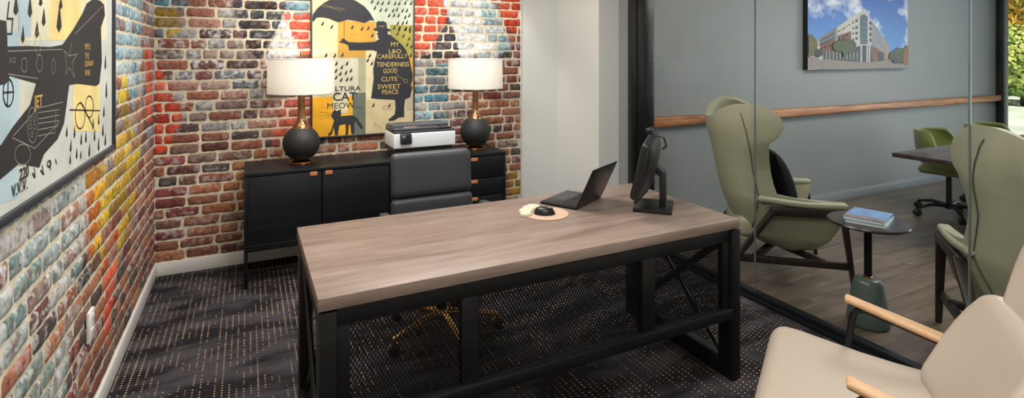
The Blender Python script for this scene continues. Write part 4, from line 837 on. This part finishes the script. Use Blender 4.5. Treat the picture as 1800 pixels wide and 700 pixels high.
for k in range(5):
    a = ang+math.radians(4)+k*2*PI/5; d = V((math.cos(a), math.sin(a), 0))
    l = MB().tube([d*.03+V((0, 0, .115)), d*.12+V((0, 0, .112)), d*.26+V((0, 0, .088)), d*.315+V((0, 0, .078))], [.019, .018, .015, .013], 10).build('base_leg', M['gold'], t)
    p = d*.31; q = V((-d.y, d.x, 0))
    mb = MB()
    for s in (-1, 1):
        R = Matrix((d, V((0, 0, 1)), q)).transposed()
        mb.lathe([(0, -.008), (.02, -.008), (.026, -.004), (.026, .004), (.02, .008), (0, .008)], p+q*s*.014+V((0, 0, .026)), 20, R)
    c = mb.build('caster', M['tyre'], l)
    mb = MB(); mb.tube([p+V((0, 0, .075)), p+V((0, 0, .045))], .009, 8)
    mb.tube([p+d*.029*math.cos(u)+V((0, 0, .028+.029*math.sin(u))) for u in [math.radians(g) for g in range(-10, 191, 20)]], .008, 8)
    mb.build('caster_hood', M['gold'], c)

# ------------------------------------------------------------------ laptop
bl, bn, hf, hn = V((1.60, 2.60, 0)), V((1.36, 2.43, 0)), V((1.716, 2.379, 0)), V((1.475, 2.246, 0))
hinge = (hf-hn).normalized(); out = V((-hinge.y, hinge.x, 0))       # towards the user
LC = (hf+hn)/2; ang = math.atan2(hinge.y, hinge.x)
t = thing('laptop', 'open dark grey laptop seen from behind its lid, on the desk', 'laptop', (LC.x, LC.y, .76), ang)
W_, D_ = .29, .212
MB().rbox((0, D_/2, .0075), (W_, D_, .012), .003, 2).build('base', M['laptop'], t)
kb = MB()
for r_ in range(5):
    for c_ in range(13): kb.rbox((-W_/2+.022+c_*.0205, .028+r_*.0185, .0142), (.0175, .0155, .0012), .0005, 1)
kb.build('keyboard', M['key'], t)
MB().rbox((0, .16, .0137), (.1, .06, .0005), 0).build('touchpad', mat('touchpad', '#3a3839', .3, .4), t)
Rl = Matrix.Rotation(math.radians(25), 3, 'X')
lid = MB().rbox(V((0, 0, .012))+Rl @ V((0, 0, .11)), (W_, .006, .22), .003, 2, Rl).build('screen_lid', M['laptop'], t)
MB().rbox(V((0, 0, .012))+Rl @ V((0, .0034, .11)), (W_-.012, .001, .205), 0, 1, Rl).build('display', M['screenglass'], lid)
tx = MB()
def TLP(u, v, h): return V((0, 0, .012))+Rl @ V((-u, -h, v))
circ = [(.016*math.cos(k*PI/10), .1+.016*math.sin(k*PI/10)) for k in range(21)]
tx.line2(circ, .0016, TLP, .0034); tx.text('DELL', .0115, -.0135, .0962, TLP, .0034, .0003, sx=.85)
tx.build('logo', mat('logo_silver', '#6f6a6a', .25, .8), lid)

# ------------------------------------------------------------------ monitor with webcam
u_ = V((.805, .594, 0)).normalized(); nrm = V((-u_.y, u_.x, 0))
t = thing('computer_monitor', 'black desktop monitor on a stand seen almost edge-on', 'monitor', (1.849, 2.108, .76), math.radians(44.5))
# local x along the screen, +y towards the user
MB().rbox((0, .0, .009), (.215, .185, .018), .003, 2).build('stand_base', M['plastic'], t)
mb = MB(); mb.rbox((0, -.045, .10), (.08, .032, .17), .004, 2); mb.bar((0, -.045, .175), (0, .0, .212), .075, .032)
mb.build('stand_neck', M['plastic'], t)
Rm = Matrix.Rotation(math.radians(13), 3, 'X')
pc = V((0, .032, .225))
mb = MB().rbox(pc+Rm @ V((0, .0, .0)), (.51, .016, .30), .004, 2, Rm)
def bulge(p):
    a = (1-(p.x/.24)**4)*(1-((p.z)/.145)**4)
    return (p.x, p.y if p.y > 0 else p.y*a, p.z)
mb.rbox(pc+Rm @ V((0, -.008, -.005)), (.47, .085, .28), .02, 4, Rm, bulge, cuts=7)
scr = mb.build('monitor_housing', M['plastic'], t)
MB().rbox(pc+Rm @ V((0, .0086, .004)), (.49, .001, .276), 0, 1, Rm).build('screen', M['screenglass'], t)
t2 = thing('webcam', 'black webcam clipped on top of the monitor', 'webcam', t.location+Matrix.Rotation(t.rotation_euler.z, 3, 'Z') @ V((-.06, .0, .37)), t.rotation_euler.z)
MB().rbox((0, .012, .03), (.07, .03, .03), .009, 3).build('camera_body', M['plastic'], t2)
MB().lathe([(0, 0), (.011, 0), (.012, .006), (.009, .008), (0, .006)], (0, .026, .03), 20, Matrix.Rotation(-PI/2, 3, 'X')).build('lens', M['screenglass'], t2)
MB().tube(fillet([(0, .0, .015), (0, -.01, .008), (0, -.055, .0), (0, -.065, -.045), (0, -.045, -.06)], .012, 4), .005, 8).build('clip', M['plastic'], t2)

# mouse pad and mouse
t = thing('mouse_pad', 'round peach mouse pad with cream cloud-shaped wrist rest', 'mouse pad', (1.308, 2.262, .76))
MB().lathe([(0, 0), (.108, 0), (.110, .002), (.108, .004), (0, .004)], n=64).build('pad', M['pad'], t)
mb = MB()
for (x, y, s, h) in [(-.015, .108, .036, .018), (-.05, .085, .036, .02), (-.085, .052, .036, .02), (-.103, .018, .03, .017)]:
    mb.lathe([(0, .001), (s, .001), (s*1.02, .008), (s*.9, h*.85), (s*.6, h), (0, h*1.05)], (x, y, 0), 28)
mb.build('wrist_rest', M['padcream'], t)
t = thing('computer_mouse', 'black computer mouse lying on the round peach pad', 'mouse', (1.292, 2.25, .7645), math.radians(-30))
def mouse(u, v):
    a = u*2*PI; f = math.sin(v*PI/2); r = math.cos(v*PI/2)**.6
    return V((.052*math.cos(a)*r, (.031-.004*math.cos(a*2))*math.sin(a)*r, .034*f*(1-.18*math.cos(a)*r)))
mb = MB(); mb.grid(mouse, 32, 10, True); mb.build('shell', M['plastic'], t, merge=True)
MB().lathe([(0, -.004), (.008, -.004), (.009, -.002), (.009, .002), (.008, .004), (0, .004)], (.033, 0, .0235), 20, Matrix.Rotation(PI/2, 3, 'X')).build('scroll_wheel', M['plasticg'], t)

# ------------------------------------------------------------------ wing chairs
WT = [  # z, back x, half width, side front x
    (.20, -.02, .20, .10), (.25, -.16, .29, .20), (.32, -.24, .325, .27), (.42, -.29, .345, .32), (.50, -.325, .36, .345), (.545, -.34, .372, .35), (.575, -.35, .375, .29),
    (.60, -.355, .372, .05), (.63, -.362, .368, -.13), (.69, -.375, .362, -.215), (.77, -.39, .36, -.25), (.85, -.405, .365, -.235), (.93, -.42, .375, -.15), (1.00, -.43, .385, -.065), (1.06, -.44, .385, -.03), (1.12, -.448, .375, -.045), (1.17, -.452, .355, -.09), (1.21, -.452, .33, -.19)]
def wing_pt(s, z, th=0.0):
    """s in [-1,1] along the U from one front edge round the back to the other"""
    xb, w_, xf = interp(WT, z)
    xb += th; w2 = w_-th
    L1 = max(.02, xf-(xb+w2*.75)); arc = w2*1.25
    tot = L1+arc; d = abs(s)*tot
    if d < arc:
        a = d/arc*PI/2
        x = xb+w2*.75*(1-math.cos(a)**.85); y = w2*math.sin(a)**.85
    else:
        x = xb+w2*.75+(d-arc); y = w2
    # wings splay outwards, arms flatten
    if z > .7: y += .03*sm(.5, 1, abs(s))*sm(.75, 1.0, z)
    dip = .12*sm(.82, 1.21, z)*(1-sm(.0, .8, abs(s)))
    return V((x, math.copysign(y, s), z-dip))
SEAM = [(.2, -.12), (.32, -.19), (.45, -.19), (.6, -.175), (.85, -.22), (1.0, -.25), (1.25, -.30)]
def wing_chair(label, loc, rz, cushion):
    t = thing('wing_chair', label, 'armchair', loc, rz, 'green wing chairs beyond the glass')
    mb = MB(); nu, nv = 56, 48
    def f(u, v): return wing_pt(u*2-1, ((.20+v*1.01)))
    mb.grid(f, nu, nv)
    o = mb.build('shell', M['green'], t, 0)
    sd = o.modifiers.new('thickness', 'SOLIDIFY'); sd.thickness = .05; sd.offset = -1
    # solidify then soften the rim
    bv = o.modifiers.new('soft', 'BEVEL'); bv.width = .018; bv.segments = 3; bv.limit_method = 'ANGLE'; bv.angle_limit = math.radians(50)
    # arm tops
    for s in (-1, 1):
        def af(p):
            return (p.x, p.y*(1-.25*sm(.08, .26, p.x))+.0, p.z+.03*sm(.05, -.35, p.x))
        MB().rbox((.09, s*.35, .560), (.54, .085, .045), .02, 4, None, af, cuts=7).build('arm_rest', M['green'], t)
    MB().rbox((.01, 0, .365), (.58, .60, .15), .055, 5, None, lambda p: (p.x, p.y*(1-.18*sm(.1, -.35, p.x)), p.z+.04*p.x), cuts=5).build('seat_cushion', M['green'], t)
    MB().rbox((-.275, 0, .76), (.09, .52, .66), .04, 4, Matrix.Rotation(-.16, 3, 'Y'), lambda p: (p.x+.5*p.y*p.y, p.y, p.z), cuts=5).build('back_cushion', M['green'], t)
    # seam lines between back and wings
    mb = MB()
    for s in (-1, 1):
        pts = []
        for k in range(25):
            z = .26+k/24*.90; tx_ = interp(SEAM, z)[0]; p = min((wing_pt(s*q/200, z) for q in range(20, 170)), key=lambda w: abs(w.x-tx_)); p.y += s*.004; p.x -= .002; pts.append(p)
        mb.tube(pts, .0028, 6)
    mb.build('seam', M['seam'], t)
    # dark wooden frame
    for s in (-1, 1):
        y = s*.335
        MB().bar((.33, y*1.09, .52), (.40, y*1.08, 0), .036, .05, .006, (0, 1, 0), .62).build('leg', M['walnut'], t)
        MB().bar((-.08, y*1.18, .535), (-.43, y*1.02, 0), .036, .055, .006, (0, 1, 0), .62).build('leg', M['walnut'], t)
        MB().bar((-.11, y*1.17, .515), (.35, y*1.12, .515), .036, .055, .006).build('arm_rail', M['walnut'], t)
        MB().bar((-.33, y*1.06, .185), (.385, y*1.06, .175), .03, .045, .005).build('side_stretcher', M['walnut'], t)
    mb = MB(); mb.bar((-.20, -.36, .19), (.22, .36, .19), .04, .035, .004); mb.bar((-.20, .36, .19), (.22, -.36, .19), .04, .035, .004)
    mb.build('cross_stretcher', M['walnut'], t)
    return t
wing_chair('sage green leather wing chair holding a dark cushion, beside the round side table', (3.40, 2.62, 0), math.atan2(-.62, .78), True)
wing_chair('sage green leather wing chair seen from behind at the right edge of the photo', (3.47, 1.13, 0), math.radians(38), False)
# black cushion in the first chair
t_r = Matrix.Rotation(math.atan2(-.62, .78), 3, 'Z')
def pil(u, v):
    a = u*2-1; b_ = v*2-1; k = (1-a*a)*(1-b_*b_); return a, b_, k
mb = MB()
Rc = t_r @ Matrix.Rotation(-.32, 3, 'Y')
cc = V((3.40, 2.62, 0))+t_r @ V((.01, -.10, .66))
for sg in (1, -1):
    def pf(u, v):
        a, b_, k = pil(u, v); pin = 1-.08*(1-abs(a*b_))
        pin = 1-.07*(1-a*a)*0-.06*((1-a*a)+(1-b_*b_))/2
        return cc+Rc @ V((sg*.085*max(0, k)**.45, a*.225*pin, b_*.225*pin))
    mb.grid(pf, 22, 22)
tag(mb.build('throw_pillow', M['cushionblk'], merge=True), 'black velvet throw pillow leaning in the green wing chair', 'pillow')

# ------------------------------------------------------------------ round side table and books
t = thing('side_table', 'small round dark-topped side table on a tapered grey-green base', 'side table', (3.18, 1.83, 0))
MB().lathe([(0, .565), (.17, .565), (.20, .575), (.204, .583), (.20, .589), (0, .589)], n=72).build('table_top', M['roundtop'], t)
MB().lathe([(.018, .26), (.02, .262), (.02, .562), (.04, .565), (0, .565)], n=24).build('column', M['black_metal'], t)
MB().lathe([(0, 0), (.09, 0), (.104, .008), (.108, .03), (.10, .08), (.074, .24), (.066, .258), (.05, .266), (0, .266)], n=48).build('base', M['basegreen'], t)
MB().lathe([(.02, .264), (.026, .266), (.026, .274), (.02, .276)], n=24).build('collar', M['gold'], t)
bk = [('#a9bdb8', '#d5dad2', .235, .155, .015, .04, 'lower pale grey-green book on the round side table'), ('#6d8fb8', '#d7dcd9', .225, .15, .017, -.03, 'upper blue-covered book on the round side table')]
z = .589
for i, (c1, c2, l, w_, h, rz, lb) in enumerate(bk):
    t = thing('book', lb, 'book', (3.197-.004*i, 1.832+.006*i, z), math.radians(19)+rz)
    MB().rbox((0, 0, h/2), (l*1.06, w_*1.25, h-.004), .001, 1).build('pages', mat('book_pages', c2, .7), t)
    mb = MB(); mb.rbox((0, 0, .001), (l*1.1, w_*1.29, .002), .0006, 1); mb.rbox((0, 0, h-.001), (l*1.1, w_*1.29, .002), .0006, 1); mb.rbox((0, -w_*.645, h/2), (l*1.1, .002, h), .0006, 1)
    mb.build('cover', mat('book_cover', c1, .35, vary=.2, vscale=12), t)
    if i: MB().rbox((-l*.42, 0, h), (l*.22, w_*1.28, .0006), 0).build('cover_band', mat('cover_brown', '#8a6e60', .4, vary=.3, vscale=30), t)
    z += h

# ------------------------------------------------------------------ conference table and chairs
t = thing('conference_table', 'long dark glossy conference table in the room beyond the glass', 'table', (6.6, 1.85, 0))
MB().box(-1.86, 1.9, -.69, .69, .705, .74, .004).build('table_top', M['table'], t)
for x in (-1.1, 1.1):
    mb = MB(); mb.box(x-.04, x+.04, -.3, .3, .03, .705, .006); mb.box(x-.05, x+.05, -.45, .45, 0, .03, .004); mb.build('leg', M['black_metal'], t)
def shell_chair(label, loc, rz):
    t = thing('conference_chair', label, 'chair', loc, rz, 'olive chairs at the conference table')
    TB = [(.40, -.02, .10, .10), (.43, -.14, .21, .22), (.48, -.20, .255, .25), (.55, -.235, .28, .19), (.62, -.25, .29, .08), (.70, -.262, .285, -.05), (.77, -.27, .26, -.14), (.82, -.27, .22, -.19)]
    mb = MB()
    def f(u, v):
        s = u*2-1; z = .40+v*.42; xb, w_, xf = interp(TB, z)
        L1 = max(.015, xf-(xb+w_*.8)); arc = w_*1.3; d = abs(s)*(L1+arc)
        if d < arc: a = d/arc*PI/2; x = xb+w_*.8*(1-math.cos(a)); y = w_*math.sin(a)
        else: x = xb+w_*.8+d-arc; y = w_
        return V((x, math.copysign(y, s), z))
    mb.grid(f, 36, 20); o = mb.build('shell', M['olive'], t, 0)
    sd = o.modifiers.new('thickness', 'SOLIDIFY'); sd.thickness = .035; sd.offset = -1
    bv = o.modifiers.new('soft', 'BEVEL'); bv.width = .012; bv.segments = 3; bv.limit_method = 'ANGLE'; bv.angle_limit = math.radians(50)
    MB().rbox((.02, 0, .445), (.42, .42, .075), .035, 4, None, None, cuts=2).build('seat', M['olive'], t)
    MB().lathe([(0, .07), (.03, .07), (.03, .12), (.024, .122), (.024, .41), (0, .41)], n=20).build('column', M['plastic'], t)
    for k in range(5):
        a = .3+k*2*PI/5; d = V((math.cos(a), math.sin(a), 0))
        l = MB().tube([d*.02+V((0, 0, .10)), d*.16+V((0, 0, .11)), d*.29+V((0, 0, .075))], [.02, .016, .012], 8).build('base_leg', M['plastic'], t)
        mb = MB(); p = d*.295; q = V((-d.y, d.x, 0)); R = Matrix((d, V((0, 0, 1)), q)).transposed()
        for s in (-1, 1): mb.lathe([(0, -.009), (.026, -.009), (.031, -.004), (.031, .004), (.026, .009), (0, .009)], p+q*s*.014+V((0, 0, .031)), 18, R)
        mb.tube([p+V((0, 0, .08)), p+V((0, 0, .03))], .008, 8)
        mb.build('caster', M['tyre'], l)
    return t
shell_chair('olive green shell chair at the conference table, nearest its left end', (6.02, 2.72, 0), math.radians(-82))
shell_chair('olive green shell chair farther along the conference table, by the window', (6.98, 2.72, 0), math.radians(-98))

# ------------------------------------------------------------------ beige lounge chair
fa = math.radians(122)
t = thing('lounge_chair', 'beige leather lounge chair with oak armrests in the right foreground', 'armchair', (1.846, .885, 0), fa)
# local: +x forward, +y = left of the sitter, -y = right arm (far one from the camera)
def seatw(p): return (p.x, p.y*(1+.02*p.x), p.z+.03*sm(-.1, .35, p.x)-.02*sm(.2, .36, p.x)+.0)
MB().rbox((.165, 0, .395), (.60, .63, .12), .055, 6, Matrix.Rotation(-.04, 3, 'Y'), seatw, cuts=5).build('seat', M['beige'], t)
Rb = Matrix.Rotation(-.56, 3, 'Y'); Rb2 = Matrix.Rotation(-.36, 3, 'Y')
def bw1(p): return (p.x+.55*p.y*p.y, p.y*(1-.30*sm(.04, -.22, p.z)-.14*sm(.08, .22, p.z)), p.z)
MB().rbox((-.165, 0, .565), (.12, .62, .40), .058, 6, Rb, bw1, cuts=6).build('lower_back', M['beige'], t)
MB().rbox((-.345, 0, .85), (.12, .62, .38), .058, 6, Rb2, bw1, cuts=6).build('upper_back', M['beige'], t)
for s in (-1, 1):
    y = s*.30
    a = MB().rbox((.055, y, .592), (.33, .060, .020), .008, 3, Matrix.Rotation(-.26, 3, 'Y'), lambda p: (p.x, p.y*(.82+.45*sm(.18, -.18, p.x)), p.z), cuts=4).build('arm_rest', M['oak'], t)
    MB().tube(fillet([(.21, y, .0), (.225, y, .30), (.185, y, .612), (-.112, y, .534), (-.20, y*.98, .46), (-.30, y*.9, 0)], .05, 6), .0115, 12).build('arm_tube', M['black_metal'], t)
mb = MB(); mb.tube([(.2, -.305, .30), (.2, .305, .30)], .011, 10); mb.tube([(-.27, -.28, .30), (-.27, .28, .30)], .011, 10)
mb.build('cross_tube', M['black_metal'], t)

# ------------------------------------------------------------------ lights
def area(name, loc, sx, sy, power, col=(1, .96, .9), rot=(0, 0, 0)):
    l = bpy.data.lights.new(name, 'AREA'); l.shape = 'RECTANGLE'; l.size = sx; l.size_y = sy; l.energy = power; l.color = col
    o = bpy.data.objects.new(name, l); o.location = loc; o.rotation_euler = rot; C.objects.link(o); return o
def spot(name, loc, tgt, power, ang, blend=.4, col=(1, .93, .84), rad=.04):
    l = bpy.data.lights.new(name, 'SPOT'); l.energy = power; l.spot_size = math.radians(ang); l.spot_blend = blend; l.color = col; l.shadow_soft_size = rad
    o = bpy.data.objects.new(name, l); o.location = loc; d = V(tgt)-V(loc); o.rotation_euler = d.to_track_quat('-Z', 'Y').to_euler(); C.objects.link(o); return o
def point(name, loc, power, col=(1, .9, .78), rad=.03):
    l = bpy.data.lights.new(name, 'POINT'); l.energy = power; l.color = col; l.shadow_soft_size = rad
    o = bpy.data.objects.new(name, l); o.location = loc; C.objects.link(o); return o
area('ceiling_light', (.9, 2.9, 2.72), 1.4, 1.0, 62)
area('ceiling_light', (.8, .6, 2.72), 1.8, 1.2, 62)
area('ceiling_light', (5.0, 1.6, 2.72), 2.2, 1.2, 70, (1, .97, .93))
area('window_daylight', (8.9, 1.2, 1.6), 4.0, 2.2, 110, (.86, .94, 1), (0, math.radians(90), 0))
spot('downlight', (.35, 4.0, 2.7), (.35, 4.35, 1.5), 40, 75)
spot('downlight', (1.7, 4.0, 2.7), (1.75, 4.35, 1.5), 40, 75)
spot('downlight', (.0, 3.0, 2.7), (-.58, 3.1, 1.0), 35, 80)
spot('downlight', (.1, 1.5, 2.7), (-.58, 1.6, 1.0), 35, 80)
for x, y in ((.349, 4.125), (1.70, 4.115)):
    point('lamp_light', (x, y, .76+.66), 5, (1, .9, .78))
sun = bpy.data.lights.new('sun', 'SUN'); sun.energy = 7; sun.angle = .02; sun.color = (1, .95, .86)
so = bpy.data.objects.new('sun', sun); so.rotation_euler = (0, math.radians(-42), math.radians(20)); C.objects.link(so)
wd = bpy.data.worlds.new('sky'); bpy.context.scene.world = wd; wd.use_nodes = True; nt = wd.node_tree; bg = nt.nodes['Background']
st = nt.nodes.new('ShaderNodeTexSky'); st.sky_type = 'HOSEK_WILKIE'; st.turbidity = 4; st.sun_direction = (.4, -.5, .77)
nt.links.new(st.outputs[0], bg.inputs[0]); bg.inputs[1].default_value = 1.0

# ------------------------------------------------------------------ camera
cd = bpy.data.cameras.new('camera'); cam = bpy.data.objects.new('camera', cd); C.objects.link(cam)
cam.location = (0, 0, 1.53); cam.rotation_euler = (math.radians(90), 0, -math.atan(465/938))
cd.sensor_width = 36; cd.lens = 36*938/1800; cd.shift_y = -(350-99)/1800; cd.clip_start = .05; cd.clip_end = 200
bpy.context.scene.camera = cam
vs_ = bpy.context.scene.view_settings; vs_.view_transform = 'Standard'; vs_.look = 'None'; vs_.exposure = 0
